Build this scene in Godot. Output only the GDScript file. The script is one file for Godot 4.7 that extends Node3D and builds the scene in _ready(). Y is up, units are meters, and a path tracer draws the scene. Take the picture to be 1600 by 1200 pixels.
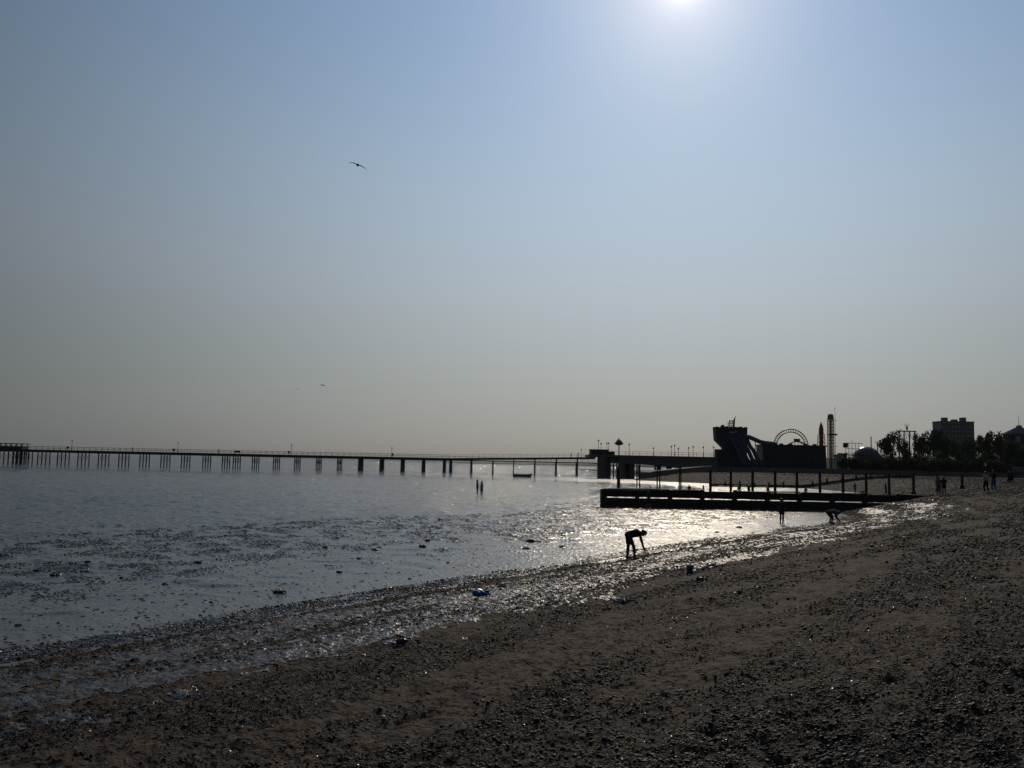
extends Node3D
# y up, metres; the water lies at y = 0 and the camera looks along -Z. "depth" below is the distance along -Z.

const FOCAL := 1390.0
const EYE := 3.7
const PITCH := 5.12
const ROLL := 1.2
const PIER := 325.0
const FAIR := 305.0

var view: Transform3D
var sun_dir: Vector3
var rng := RandomNumberGenerator.new()
var taken := {}
var M := {}
var noise_a := FastNoiseLite.new()
var noise_b := FastNoiseLite.new()
var noise_c := FastNoiseLite.new()
var toe_table := PackedFloat32Array()

# ------------------------------------------------------------------ naming
func numbered(called: String) -> String:
	if not taken.has(called):
		taken[called] = 0
		return called
	taken[called] += 1
	return "%s_%03d" % [called, taken[called]]

func tag(o: Node3D, label: String, category: String, group := "", kind := "") -> Node3D:
	o.set_meta("label", label)
	o.set_meta("category", category)
	if group: o.set_meta("group", group)
	if kind: o.set_meta("kind", kind)
	return o

func thing(called: String, label: String, category: String, where := Vector3.ZERO, turn := 0.0, group := "") -> Node3D:
	var o := Node3D.new()
	o.name = numbered(called)
	add_child(o)
	o.position = where
	o.rotation.y = turn
	tag(o, label, category, group)
	return o

func part(called: String, mesh: Mesh, m: Material, parent: Node, where := Vector3.ZERO, turn := Vector3.ZERO) -> MeshInstance3D:
	var o := MeshInstance3D.new()
	o.name = called if parent != self else numbered(called)
	o.mesh = mesh
	o.material_override = m
	parent.add_child(o, true)
	o.position = where
	o.rotation = turn
	return o

func structure(called: String, mesh: Mesh, m: Material) -> MeshInstance3D:
	var o := part(called, mesh, m, self)
	o.set_meta("kind", "structure")
	return o

# ------------------------------------------------------------------ places
func wp(px: float, py: float, depth: float) -> Vector3:
	var d := view.basis * Vector3((px - 800.0) / FOCAL, (600.0 - py) / FOCAL, -1.0)
	return view.origin + d * (depth / -d.z)

func ground_at(px: float, py: float, lift := 0.0) -> Vector3:
	var d := view.basis * Vector3((px - 800.0) / FOCAL, (600.0 - py) / FOCAL, -1.0)
	d /= -d.z
	var t := 3.0
	while t < 290.0:
		var p := view.origin + d * t
		if p.y <= land(p.x, t) + lift:
			break
		t += 0.02 + t * 0.0015
	var q := view.origin + d * t
	return Vector3(q.x, land(q.x, t) + lift, q.z)

# ------------------------------------------------------------------ terrain heights
func make_toe() -> void:
	var keys := [[-60.0, -59.1], [28.0, -1.0], [50.0, 13.8], [58.0, 20.0], [66.0, 25.4], [80.0, 28.8], [98.0, 38.0], [115.0, 46.0], [150.0, 58.0], [180.0, 58.0], [200.0, 50.0], [215.0, 40.0], [235.0, 31.0], [262.0, 46.0], [300.0, 66.0], [480.0, 150.0]]
	var raw := PackedFloat32Array()
	for i in 520:
		var z := i - 60.0
		for k in keys.size() - 1:
			if z <= keys[k + 1][0]:
				raw.append(lerpf(keys[k][1], keys[k + 1][1], (z - keys[k][0]) / (keys[k + 1][0] - keys[k][0])))
				break
	toe_table = raw.duplicate()
	for i in range(5, raw.size() - 5):
		var s := 0.0
		for j in range(-5, 6): s += raw[i + j]
		toe_table[i] = s / 11.0

func toe(z: float) -> float:
	var f := clampf(z + 60.0, 0.0, float(toe_table.size() - 2))
	var i := int(f)
	return lerpf(toe_table[i], toe_table[i + 1], f - i)

func across(x: float, z: float) -> float:
	var slope := toe(z + 0.5) - toe(z - 0.5)
	return (x - toe(z)) / sqrt(1.0 + slope * slope)

func along(x: float, z: float) -> float:
	return x * 0.55 + z * 0.835

func beach_smooth(v: float, z: float) -> float:
	var s := 0.125
	if z > 45.0: s = lerpf(0.125, 0.2, smoothstep(45.0, 80.0, z)) - 0.035 * smoothstep(84.0, 105.0, z)
	var h := 0.03 + s * v
	return -log(exp(-3.0 * h) + exp(-3.0 * 2.45)) / 3.0 if h > 0.6 else h

func beach(x: float, z: float, v: float) -> float:
	var u := along(x, z)
	var h := beach_smooth(v, z) + noise_a.get_noise_2d(u * 0.9, v * 3.2) * 0.06
	if z < 70.0:
		h += noise_b.get_noise_2d(x * 16.0, z * 16.0) * 0.024
		h += noise_c.get_noise_2d(u * 7.0, v * 20.0) * 0.034
		h += noise_b.get_noise_2d(x * 4.0 + 90.0, z * 4.0) * 0.03 * smoothstep(4.0, 9.0, v)
		h -= maxf(0.0, noise_c.get_noise_2d(x * 9.0 + 40.0, z * 9.0) - 0.2) * 0.09 * smoothstep(6.0, 10.0, v)
		if z < 24.0: h += noise_b.get_noise_2d(x * 55.0 + 300.0, z * 55.0) * 0.011
	return h

func mud_smooth(x: float, z: float, v: float) -> float:
	return 0.085 * (1.0 + v / 22.0) + noise_a.get_noise_2d(x * 0.55 + 70.0, z * 0.4) * 0.020

func clumps(x: float, z: float, v: float) -> float:
	# where the flat is covered with small stones and weed rather than smooth wet mud
	var m := noise_a.get_noise_2d(x * 1.1 - 300.0, z * 0.8 + 90.0) * 0.6
	var left := smoothstep(-4.5, -11.0, v) * smoothstep(-2.0, -11.0, x)
	var mid := smoothstep(-3.0, -8.0, v) * smoothstep(34.0, 46.0, z + m * 22.0) * smoothstep(-12.0, -4.0, x)
	return clampf(maxf(left, mid) * 1.2 + m - 0.3, 0.0, 1.0)

func mud(x: float, z: float, v: float) -> float:
	var h := mud_smooth(x, z, v)
	h += noise_c.get_noise_2d(x * 1.6, z * 1.2 + 40.0) * 0.010
	var bar := noise_a.get_noise_2d(x * 0.9 + 500.0, z * 2.1)
	h += maxf(0.0, bar - 0.12) * 0.11 * smoothstep(-1.0, -4.0, v)
	# drainage runnels that wind across the flat, with low banks of silt beside them
	if z < 45.0:
		for k in 3:
			var bend := [25.0, 21.0, 30.5][k] as float
			var d := absf(z - bend - 0.5 * x * [0.12, 0.3, 0.2][k] - 1.4 * sin(x * 0.55 + k * 2.0) - 0.5 * sin(x * 1.7 + k))
			if d < 3.0: h += (0.028 * exp(-pow((d - 1.1) / 0.55, 2.0)) - 0.022 * exp(-pow(d / 0.45, 2.0))) * smoothstep(-1.5, -4.0, v) * smoothstep(-15.0, -8.0, x)
	if z < 110.0:
		var c := clumps(x, z, v)
		if c > 0.0:
			h += maxf(0.0, noise_b.get_noise_2d(x * 5.0, z * 5.0) * 1.5 - 0.06) * 0.07 * c
		h += noise_b.get_noise_2d(x * 22.0, z * 16.0) * 0.003
	return h

func land(x: float, z: float) -> float:
	var v := across(x, z)
	return maxf(mud_smooth(x, z, v), beach_smooth(v, z)) if v > -1.0 else mud_smooth(x, z, v)

func fan(height: Callable, keep: Callable, r0: float, r1: float, ratio: float, a0: float, a1: float, da: float) -> ArrayMesh:
	var rows := int(log(r1 / r0) / log(1.0 + ratio)) + 2
	var cols := int((a1 - a0) / da) + 1
	var verts := PackedVector3Array()
	var uvs := PackedVector2Array()
	var ok := PackedByteArray()
	verts.resize(rows * cols)
	uvs.resize(rows * cols)
	ok.resize(rows * cols)
	var sines := PackedFloat32Array()
	var cosines := PackedFloat32Array()
	for c in cols:
		sines.append(sin(deg_to_rad(a0 + c * da)))
		cosines.append(cos(deg_to_rad(a0 + c * da)))
	for r in rows:
		var dist := r0 * pow(1.0 + ratio, r)
		for c in cols:
			var x := dist * sines[c]
			var z := dist * cosines[c]
			var v := across(x, z)
			var n := r * cols + c
			if keep.call(x, z, v):
				ok[n] = 1
				verts[n] = Vector3(x, height.call(x, z, v), -z)
			else:
				verts[n] = Vector3(x, -1.0, -z)
			uvs[n] = Vector2(x, z)
	var index := PackedInt32Array()
	for r in rows - 1:
		for c in cols - 1:
			var n := r * cols + c
			if ok[n] and ok[n + 1] and ok[n + cols] and ok[n + cols + 1]:
				index.append_array(PackedInt32Array([n, n + cols, n + 1, n + 1, n + cols, n + cols + 1]))
	var a := []
	a.resize(Mesh.ARRAY_MAX)
	a[Mesh.ARRAY_VERTEX] = verts
	a[Mesh.ARRAY_TEX_UV] = uvs
	a[Mesh.ARRAY_INDEX] = index
	var st := SurfaceTool.new()
	st.create_from_arrays(a)
	st.generate_normals()
	return st.commit()

# ------------------------------------------------------------------ shapes
func begin() -> SurfaceTool:
	var st := SurfaceTool.new()
	st.begin(Mesh.PRIMITIVE_TRIANGLES)
	return st

func done(st: SurfaceTool, smooth := false) -> ArrayMesh:
	if smooth: st.index()
	st.generate_normals()
	return st.commit()

func quad(st: SurfaceTool, a: Vector3, b: Vector3, c: Vector3, d: Vector3) -> void:
	# counter-clockwise seen from outside
	for p in [a, c, b, a, d, c]: st.add_vertex(p)

func box(st: SurfaceTool, c: Vector3, s: Vector3, turn := Basis()) -> void:
	st.set_smooth_group(-1)
	var h := s * 0.5
	var p := []
	for i in 8:
		p.append(c + turn * Vector3(h.x if i & 1 else -h.x, h.y if i & 2 else -h.y, h.z if i & 4 else -h.z))
	quad(st, p[4], p[5], p[7], p[6])
	quad(st, p[1], p[0], p[2], p[3])
	quad(st, p[5], p[1], p[3], p[7])
	quad(st, p[0], p[4], p[6], p[2])
	quad(st, p[6], p[7], p[3], p[2])
	quad(st, p[0], p[1], p[5], p[4])

func box_mesh(s: Vector3, c := Vector3.ZERO) -> ArrayMesh:
	var st := begin()
	box(st, c, s)
	return done(st)

func rough_box(s: Vector3, seed_: int, amount: float) -> ArrayMesh:
	# a weathered timber: a box cut along its length with worn, uneven corners; its centre at the origin
	var r := RandomNumberGenerator.new()
	r.seed = seed_
	var st := begin()
	st.set_smooth_group(-1)
	var long := 0 if s.x >= s.y and s.x >= s.z else 1
	var n := 4
	var rings := []
	for i in n + 1:
		var t := -0.5 + float(i) / n
		var ring := []
		for k in 8:
			var ang := PI / 4 * k + PI / 8
			var q := Vector2(clampf(cos(ang) * 1.25, -1, 1), clampf(sin(ang) * 1.25, -1, 1)) * 0.5
			q += Vector2(r.randf_range(-1, 1), r.randf_range(-1, 1)) * amount
			ring.append(Vector3(t * s.x, q.x * s.y, q.y * s.z) if long == 0 else Vector3(q.x * s.x, t * s.y, -q.y * s.z))
		rings.append(ring)
	for i in n:
		for k in 8:
			var k2 := (k + 1) % 8
			quad(st, rings[i][k], rings[i][k2], rings[i + 1][k2], rings[i + 1][k])
	for k in range(1, 7):
		for p in [rings[0][0], rings[0][k], rings[0][k + 1]]: st.add_vertex(p)
		for p in [rings[n][0], rings[n][k + 1], rings[n][k]]: st.add_vertex(p)
	return done(st)

func tube(st: SurfaceTool, pts: Array, radii: Array, sides := 8, caps := true) -> void:
	st.set_smooth_group(1)
	var rings := []
	var up := Vector3(0.13, 0.97, 0.21).normalized()
	for i in pts.size():
		var a: Vector3 = pts[maxi(i - 1, 0)]
		var b: Vector3 = pts[mini(i + 1, pts.size() - 1)]
		var d := (b - a).normalized()
		var x := d.cross(up if absf(d.dot(up)) < 0.95 else Vector3(1, 0.1, 0)).normalized()
		var y := d.cross(x).normalized()
		var ring := []
		for k in sides:
			var ang := TAU * k / sides
			ring.append(pts[i] + (x * cos(ang) + y * sin(ang)) * radii[i])
		rings.append(ring)
	for i in pts.size() - 1:
		for k in sides:
			var k2 := (k + 1) % sides
			quad(st, rings[i][k], rings[i][k2], rings[i + 1][k2], rings[i + 1][k])
	if caps:
		var last := pts.size() - 1
		for k in range(1, sides - 1):
			for p in [rings[0][0], rings[0][k], rings[0][k + 1]]: st.add_vertex(p)
			for p in [rings[last][0], rings[last][k + 1], rings[last][k]]: st.add_vertex(p)

func tube_mesh(pts: Array, radii: Array, sides := 8) -> ArrayMesh:
	var st := begin()
	tube(st, pts, radii, sides)
	return done(st)

func lathe(st: SurfaceTool, profile: Array, sides := 20, at := Vector3.ZERO, sx := 1.0, sz := 1.0) -> void:
	st.set_smooth_group(1)
	for i in profile.size() - 1:
		var p: Vector2 = profile[i]
		var q: Vector2 = profile[i + 1]
		for k in sides:
			var a := TAU * k / sides
			var b := TAU * (k + 1) / sides
			var ca := Vector3(cos(a) * sx, 0, -sin(a) * sz)
			var cb := Vector3(cos(b) * sx, 0, -sin(b) * sz)
			quad(st, at + ca * p.x + Vector3.UP * p.y, at + cb * p.x + Vector3.UP * p.y, at + cb * q.x + Vector3.UP * q.y, at + ca * q.x + Vector3.UP * q.y)

func extrude(st: SurfaceTool, outline: PackedVector2Array, depth: float, at := Vector3.ZERO) -> void:
	# an outline in x, y (any order), given thickness along z
	st.set_smooth_group(-1)
	var o := outline
	if Geometry2D.is_polygon_clockwise(o): o.reverse()
	var idx := Geometry2D.triangulate_polygon(o)
	for i in range(0, idx.size(), 3):
		var t := [o[idx[i]], o[idx[i + 1]], o[idx[i + 2]]]
		if (t[1] - t[0]).cross(t[2] - t[0]) < 0: t = [t[0], t[2], t[1]]
		for k in [0, 2, 1]: st.add_vertex(at + Vector3(t[k].x, t[k].y, depth * 0.5))
		for k in [0, 1, 2]: st.add_vertex(at + Vector3(t[k].x, t[k].y, -depth * 0.5))
	for i in o.size():
		var a := o[i]
		var b := o[(i + 1) % o.size()]
		quad(st, at + Vector3(a.x, a.y, -depth * 0.5), at + Vector3(b.x, b.y, -depth * 0.5), at + Vector3(b.x, b.y, depth * 0.5), at + Vector3(a.x, a.y, depth * 0.5))

func pebble(seed_: int, flat := 0.6, detail := 1) -> ArrayMesh:
	var r := RandomNumberGenerator.new()
	r.seed = seed_
	var t := (1.0 + sqrt(5.0)) / 2.0
	var v := [Vector3(-1, t, 0), Vector3(1, t, 0), Vector3(-1, -t, 0), Vector3(1, -t, 0), Vector3(0, -1, t), Vector3(0, 1, t), Vector3(0, -1, -t), Vector3(0, 1, -t), Vector3(t, 0, -1), Vector3(t, 0, 1), Vector3(-t, 0, -1), Vector3(-t, 0, 1)]
	var f := [[0, 11, 5], [0, 5, 1], [0, 1, 7], [0, 7, 10], [0, 10, 11], [1, 5, 9], [5, 11, 4], [11, 10, 2], [10, 7, 6], [7, 1, 8], [3, 9, 4], [3, 4, 2], [3, 2, 6], [3, 6, 8], [3, 8, 9], [4, 9, 5], [2, 4, 11], [6, 2, 10], [8, 6, 7], [9, 8, 1]]
	for k in v.size(): v[k] = v[k].normalized()
	for d in detail - 1:
		var g := []
		var seen := {}
		for tri in f:
			var m := []
			for e in 3:
				var a: int = tri[e]
				var b: int = tri[(e + 1) % 3]
				var key := Vector2i(mini(a, b), maxi(a, b))
				if not seen.has(key):
					seen[key] = v.size()
					v.append(((v[a] + v[b]) * 0.5).normalized())
				m.append(seen[key])
			g.append_array([[tri[0], m[0], m[2]], [tri[1], m[1], m[0]], [tri[2], m[2], m[1]], [m[0], m[1], m[2]]])
		f = g
	for k in v.size():
		v[k] *= r.randf_range(0.72, 1.12)
		v[k].y *= flat
	var st := begin()
	st.set_smooth_group(-1)
	for tri in f:
		for k in [0, 2, 1]: st.add_vertex(v[tri[k]])
	return done(st)

func scatter(called: String, mesh: Mesh, m: Material, where: Array, colors: PackedColorArray, label: String, category: String, parent: Node = self) -> void:
	var mm := MultiMesh.new()
	mm.transform_format = MultiMesh.TRANSFORM_3D
	mm.use_colors = true
	mm.mesh = mesh
	mm.instance_count = where.size()
	var b := PackedFloat32Array()
	b.resize(where.size() * 16)
	for i in where.size():
		var t: Transform3D = where[i]
		var c := colors[i]
		var n := i * 16
		b[n] = t.basis.x.x; b[n + 1] = t.basis.y.x; b[n + 2] = t.basis.z.x; b[n + 3] = t.origin.x
		b[n + 4] = t.basis.x.y; b[n + 5] = t.basis.y.y; b[n + 6] = t.basis.z.y; b[n + 7] = t.origin.y
		b[n + 8] = t.basis.x.z; b[n + 9] = t.basis.y.z; b[n + 10] = t.basis.z.z; b[n + 11] = t.origin.z
		b[n + 12] = c.r; b[n + 13] = c.g; b[n + 14] = c.b; b[n + 15] = 1.0
	mm.buffer = b
	var o := MultiMeshInstance3D.new()
	o.name = numbered(called)
	o.multimesh = mm
	o.material_override = m
	parent.add_child(o)
	tag(o, label, category, "", "stuff")

# ------------------------------------------------------------------ bodies: tapered bones joined smoothly, meshed as surface nets
func nets(st: SurfaceTool, bones: Array, cell: float, k: float) -> void:
	var lo := Vector3(1e9, 1e9, 1e9)
	var hi := -lo
	for b in bones:
		for e in 2:
			var r: float = b[2 + e] + cell * 2.5
			lo = lo.min(b[e] - Vector3(r, r, r))
			hi = hi.max(b[e] + Vector3(r, r, r))
	var n := Vector3i(((hi - lo) / cell).ceil()) + Vector3i.ONE
	var sy := n.x
	var sz := n.x * n.y
	var f := PackedFloat32Array()
	f.resize(sz * n.z)
	f.fill(9.0)
	for b in bones:
		var a: Vector3 = b[0]
		var ab: Vector3 = b[1] - a
		var ra: float = b[2]
		var rb: float = b[3]
		var far := maxf(ra, rb) + k + cell * 2.0
		var reach := Vector3(far, far, far)
		var i0 := Vector3i(((a.min(b[1]) - reach - lo) / cell).floor()).clamp(Vector3i.ZERO, n - Vector3i.ONE)
		var i1 := Vector3i(((a.max(b[1]) + reach - lo) / cell).ceil()).clamp(Vector3i.ZERO, n - Vector3i.ONE)
		var inv := 1.0 / maxf(ab.length_squared(), 1e-8)
		for z in range(i0.z, i1.z + 1):
			for y in range(i0.y, i1.y + 1):
				for x in range(i0.x, i1.x + 1):
					var p := lo + Vector3(x, y, z) * cell - a
					var t := clampf(p.dot(ab) * inv, 0.0, 1.0)
					var d := (p - ab * t).length() - lerpf(ra, rb, t)
					var at := x + y * sy + z * sz
					var old := f[at]
					var h := maxf(k - absf(old - d), 0.0) / k
					f[at] = minf(old, d) - h * h * k * 0.25
	var ids := PackedInt32Array()
	ids.resize(f.size())
	ids.fill(-1)
	var verts := PackedVector3Array()
	var active := PackedInt32Array()
	var off := [0, 1, sy, 1 + sy, sz, 1 + sz, sy + sz, 1 + sy + sz]
	var corner := []
	for i in 8: corner.append(Vector3(i & 1, (i >> 1) & 1, (i >> 2) & 1))
	var edges := [[0, 1], [2, 3], [4, 5], [6, 7], [0, 2], [1, 3], [4, 6], [5, 7], [0, 4], [1, 5], [2, 6], [3, 7]]
	for z in n.z - 1:
		for y in n.y - 1:
			for x in n.x - 1:
				var at := x + y * sy + z * sz
				if f[at] > cell * 2.0: continue
				var inside := 0
				for i in 8:
					if f[at + off[i]] < 0.0: inside += 1
				if inside == 0 or inside == 8: continue
				var sum := Vector3.ZERO
				var count := 0
				for e in edges:
					var fa := f[at + off[e[0]]]
					var fb := f[at + off[e[1]]]
					if (fa < 0.0) != (fb < 0.0):
						sum += corner[e[0]].lerp(corner[e[1]], fa / (fa - fb))
						count += 1
				ids[at] = verts.size()
				active.append(at)
				verts.append(lo + (Vector3(x, y, z) + sum / count) * cell)
	st.set_smooth_group(1)
	for at in active:
		var here := f[at] < 0.0
		for axis in 3:
			var step: int = [1, sy, sz][axis]
			if here == (f[at + step] < 0.0): continue
			var s1: int = [sy, sz, 1][axis]
			var s2: int = [sz, 1, sy][axis]
			var q := [ids[at - s1 - s2], ids[at - s2], ids[at], ids[at - s1]]
			if q.min() < 0: continue
			if here: quad(st, verts[q[0]], verts[q[1]], verts[q[2]], verts[q[3]])
			else: quad(st, verts[q[3]], verts[q[2]], verts[q[1]], verts[q[0]])

func pose_stand(stride := 0.0, swing := 0.0) -> Dictionary:
	return {
		"pelvis": Vector3(0, 0.95, 0), "chest": Vector3(0.01, 1.28, 0), "neck": Vector3(0.0, 1.47, 0), "chin": Vector3(0.035, 1.565, 0), "crown": Vector3(0.01, 1.66, 0), "face": Vector3(1, 0, 0),
		"shoulder": [Vector3(0, 1.41, 0.17), Vector3(0, 1.41, -0.17)], "elbow": [Vector3(-0.03 + swing, 1.13, 0.23), Vector3(-0.03 - swing, 1.13, -0.23)], "wrist": [Vector3(0.06 + swing * 1.9, 0.89, 0.24), Vector3(0.06 - swing * 1.9, 0.89, -0.24)],
		"hand": [Vector3(0.1 + swing * 2.1, 0.8, 0.23), Vector3(0.1 - swing * 2.1, 0.8, -0.23)],
		"hip": [Vector3(0, 0.92, 0.09), Vector3(0, 0.92, -0.09)], "knee": [Vector3(0.03 - stride * 0.35, 0.5, 0.1), Vector3(0.05 + stride * 0.6, 0.5, -0.1)],
		"ankle": [Vector3(-0.02 - stride * 1.05, 0.08 + absf(stride) * 0.12, 0.1), Vector3(stride * 0.95, 0.08, -0.1)], "toe": [Vector3(0.15 - stride * 1.0, 0.035, 0.12), Vector3(0.17 + stride * 0.95, 0.04, -0.12)],
	}

func pose_bend(deep := 0.0) -> Dictionary:
	# stooping with straight back towards +x, one arm reaching down
	return {
		"pelvis": Vector3(-0.07 - deep * 0.1, 0.95 - deep * 0.16, 0), "chest": Vector3(0.26 - deep * 0.02, 1.04 - deep * 0.2, 0), "neck": Vector3(0.44 - deep * 0.02, 1.06 - deep * 0.24, 0), "chin": Vector3(0.52, 1.0 - deep * 0.26, 0), "crown": Vector3(0.605, 1.06 - deep * 0.26, 0), "face": Vector3(0.55, -0.83, 0),
		"shoulder": [Vector3(0.39, 1.03 - deep * 0.22, 0.16), Vector3(0.39, 1.03 - deep * 0.22, -0.16)], "elbow": [Vector3(0.47 - deep * 0.1, 0.74 - deep * 0.25, 0.17), Vector3(0.46 - deep * 0.1, 0.74 - deep * 0.24, -0.15)],
		"wrist": [Vector3(0.55 + deep * 0.05, 0.47 - deep * 0.27, 0.13), Vector3(0.54 + deep * 0.05, 0.48 - deep * 0.24, -0.10)], "hand": [Vector3(0.575 + deep * 0.1, 0.36 - deep * 0.26, 0.12), Vector3(0.57 + deep * 0.1, 0.38 - deep * 0.24, -0.09)],
		"hip": [Vector3(-0.07 - deep * 0.1, 0.91 - deep * 0.15, 0.09), Vector3(-0.07 - deep * 0.1, 0.91 - deep * 0.15, -0.09)], "knee": [Vector3(0.15 - deep * 0.02, 0.5 - deep * 0.04, 0.11), Vector3(-0.06 + deep * 0.1, 0.49 - deep * 0.04, -0.11)],
		"ankle": [Vector3(0.2 - deep * 0.15, 0.08, 0.12), Vector3(-0.1 + deep * 0.08, 0.08, -0.12)], "toe": [Vector3(0.36 - deep * 0.15, 0.04, 0.13), Vector3(0.06 + deep * 0.08, 0.04, -0.13)],
	}

func person(label: String, category: String, group: String, p: Dictionary, where: Vector3, turn: float, tall: float, wear: Dictionary, cell := 0.026) -> Node3D:
	var o := thing("person", label, category, where, turn, group)
	o.scale = Vector3.ONE * (tall / 1.75)
	var st := begin()
	var bones := []
	var torso := [[p.hip[0], p.hip[1], 0.095, 0.095], [p.pelvis, p.chest, 0.115, 0.125], [p.chest + Vector3(0, 0, 0.05), p.chest - Vector3(0, 0, 0.05), 0.12, 0.12], [p.shoulder[0], p.shoulder[1], 0.068, 0.068], [p.chest, p.neck, 0.1, 0.055]]
	bones.append_array(torso)
	var head := [[p.neck, p.chin, 0.055, 0.055], [p.chin, p.crown, 0.072, 0.095], [p.chin + p.face * 0.03, p.chin + p.face * 0.035, 0.045, 0.045]]
	for s in 2:
		bones.append_array([[p.shoulder[s], p.elbow[s], 0.052, 0.04], [p.elbow[s], p.wrist[s], 0.04, 0.028], [p.wrist[s], p.wrist[s].lerp(p.hand[s], 0.55), 0.028, 0.034]])
		bones.append_array([[p.hip[s], p.knee[s], 0.088, 0.058], [p.knee[s], p.knee[s].lerp(p.ankle[s], 0.35), 0.056, 0.058], [p.knee[s].lerp(p.ankle[s], 0.35), p.ankle[s], 0.058, 0.038], [p.ankle[s] - Vector3(0.03, 0.035, 0), p.toe[s], 0.042, 0.032]])
	var bulk: float = wear.get("bulk", 1.0)
	for b in bones:
		b[2] *= bulk
		b[3] *= bulk
	bones.append_array(head)
	nets(st, bones, cell, 0.035)
	# a finer head: brow, nose, ears on the same mesh
	var up: Vector3 = (p.crown - p.chin).normalized()
	var f: Vector3 = (p.face - up * p.face.dot(up)).normalized()
	var c: Vector3 = p.chin.lerp(p.crown, 0.45)
	var side := f.cross(up)
	for b in [[c + f * 0.085 + up * 0.015, c + f * 0.112 - up * 0.02, 0.009, 0.016]]: tube(st, [b[0], b[1]], [b[2], b[3]], 6)
	for s in [-1.0, 1.0]:
		tube(st, [c + side * s * 0.082 - up * 0.03, c + side * s * 0.1 + up * 0.005, c + side * s * 0.092 + up * 0.03], [0.012, 0.018, 0.012], 6)
		tube(st, [c + f * 0.076 + side * s * 0.03 + up * 0.028, c + f * 0.088 + side * s * 0.03 + up * 0.026], [0.016, 0.01], 6)
	for s in 2:
		var d: Vector3 = (p.hand[s] - p.wrist[s]).normalized()
		var spread := Vector3(1, 0, 0) - d * d.x
		spread = (spread if spread.length() > 0.3 else Vector3(0, 0, 1)).normalized()
		var palm := d.cross(spread).normalized()
		var root: Vector3 = p.wrist[s].lerp(p.hand[s], 0.5)
		for q in 4:
			var b: Vector3 = root + spread * (0.027 - q * 0.018)
			var long: float = [0.07, 0.08, 0.074, 0.058][q]
			tube(st, [b, b + d * long * 0.55 + palm * 0.006, b + d * long * 0.95 + palm * 0.024], [0.0095, 0.0088, 0.007], 6)
		var th: Vector3 = p.wrist[s].lerp(p.hand[s], 0.18) + spread * 0.026
		tube(st, [th, th + spread * 0.024 + d * 0.026, th + spread * 0.026 + d * 0.056 + palm * 0.012], [0.012, 0.0105, 0.008], 6)
	part("body", done(st, true), wear.skin, o)
	if wear.has("top"):
		var t := begin()
		var tb := []
		for b in torso.slice(1): tb.append([b[0], b[1], b[2] + 0.016, b[3] + 0.016])
		tb[-1][1] = p.chest.lerp(p.neck, 0.75)
		for s in 2: tb.append([p.shoulder[s], p.shoulder[s].lerp(p.elbow[s], wear.get("sleeve", 0.6)), 0.066 * bulk, 0.062 * bulk])
		tb.append([p.hip[0], p.hip[1], 0.1, 0.1])
		nets(t, tb, cell, 0.04)
		part("shirt", done(t, true), wear.top, o)
	if wear.has("bottom"):
		var t := begin()
		var tb := [[p.hip[0], p.hip[1], 0.118 * bulk, 0.118 * bulk], [p.pelvis, p.pelvis.lerp(p.chest, 0.12), 0.13 * bulk, 0.128 * bulk]]
		for s in 2:
			var long: float = wear.get("leg", 0.75)
			tb.append([p.hip[s], p.hip[s].lerp(p.knee[s], minf(long, 1.0)), 0.104 * bulk, 0.088 * bulk])
			if long > 1.0: tb.append([p.knee[s], p.knee[s].lerp(p.ankle[s], long - 1.0), 0.08 * bulk, 0.06 * bulk])
		nets(t, tb, cell, 0.034)
		part("trousers" if wear.get("leg", 0.75) > 1.0 else "shorts", done(t, true), wear.bottom, o)
	if wear.has("dress"):
		var t := begin()
		var tb := [[p.chest, p.pelvis, 0.14, 0.15], [p.shoulder[0], p.shoulder[1], 0.075, 0.075], [p.pelvis, p.pelvis - Vector3(0, 0.4, 0), 0.16, 0.2]]
		nets(t, tb, cell, 0.04)
		part("dress", done(t, true), wear.dress, o)
	var hr := begin()
	var back: Vector3 = -f
	var hb := [[c + up * 0.055 + back * 0.012, c + up * 0.03 + back * 0.03, 0.094, 0.09], [c + up * 0.03 + back * 0.03, c - up * 0.03 + back * 0.045, 0.088, 0.07]]
	match wear.get("hair_cut", "short"):
		"bun": hb.append([c + up * 0.03 + back * 0.1, c + up * 0.03 + back * 0.135, 0.05, 0.048])
		"long": hb.append_array([[c + back * 0.05, c - up * 0.2 + back * 0.07, 0.085, 0.06], [c - up * 0.2 + back * 0.07, c - up * 0.3 + back * 0.06, 0.06, 0.03]])
	nets(hr, hb, minf(cell, 0.018), 0.034)
	part("hair", done(hr, true), wear.hair, o)
	return o

# ------------------------------------------------------------------ materials
func mat(called: String, c: Color, rough := 0.8, metal := 0.0, spec := 0.5) -> StandardMaterial3D:
	var m := StandardMaterial3D.new()
	m.resource_name = called
	m.albedo_color = c.linear_to_srgb()
	m.roughness = rough
	m.metallic = metal
	m.metallic_specular = spec
	M[called] = m
	return m

func noise_texture(freq: float, size: int, seed_: int, normal := false, strength := 8.0, octaves := 4) -> NoiseTexture2D:
	var n := FastNoiseLite.new()
	n.noise_type = FastNoiseLite.TYPE_SIMPLEX_SMOOTH
	n.frequency = freq
	n.seed = seed_
	n.fractal_octaves = octaves
	var t := NoiseTexture2D.new()
	t.width = size
	t.height = size
	t.seamless = true
	t.noise = n
	t.as_normal_map = normal
	t.bump_strength = strength
	return t

func ramp(t: NoiseTexture2D, stops: Array) -> NoiseTexture2D:
	var g := Gradient.new()
	var offs := PackedFloat32Array()
	var cols := PackedColorArray()
	for s in stops:
		offs.append(s[0])
		cols.append(s[1].linear_to_srgb())
	g.offsets = offs
	g.colors = cols
	t.color_ramp = g
	return t

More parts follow.
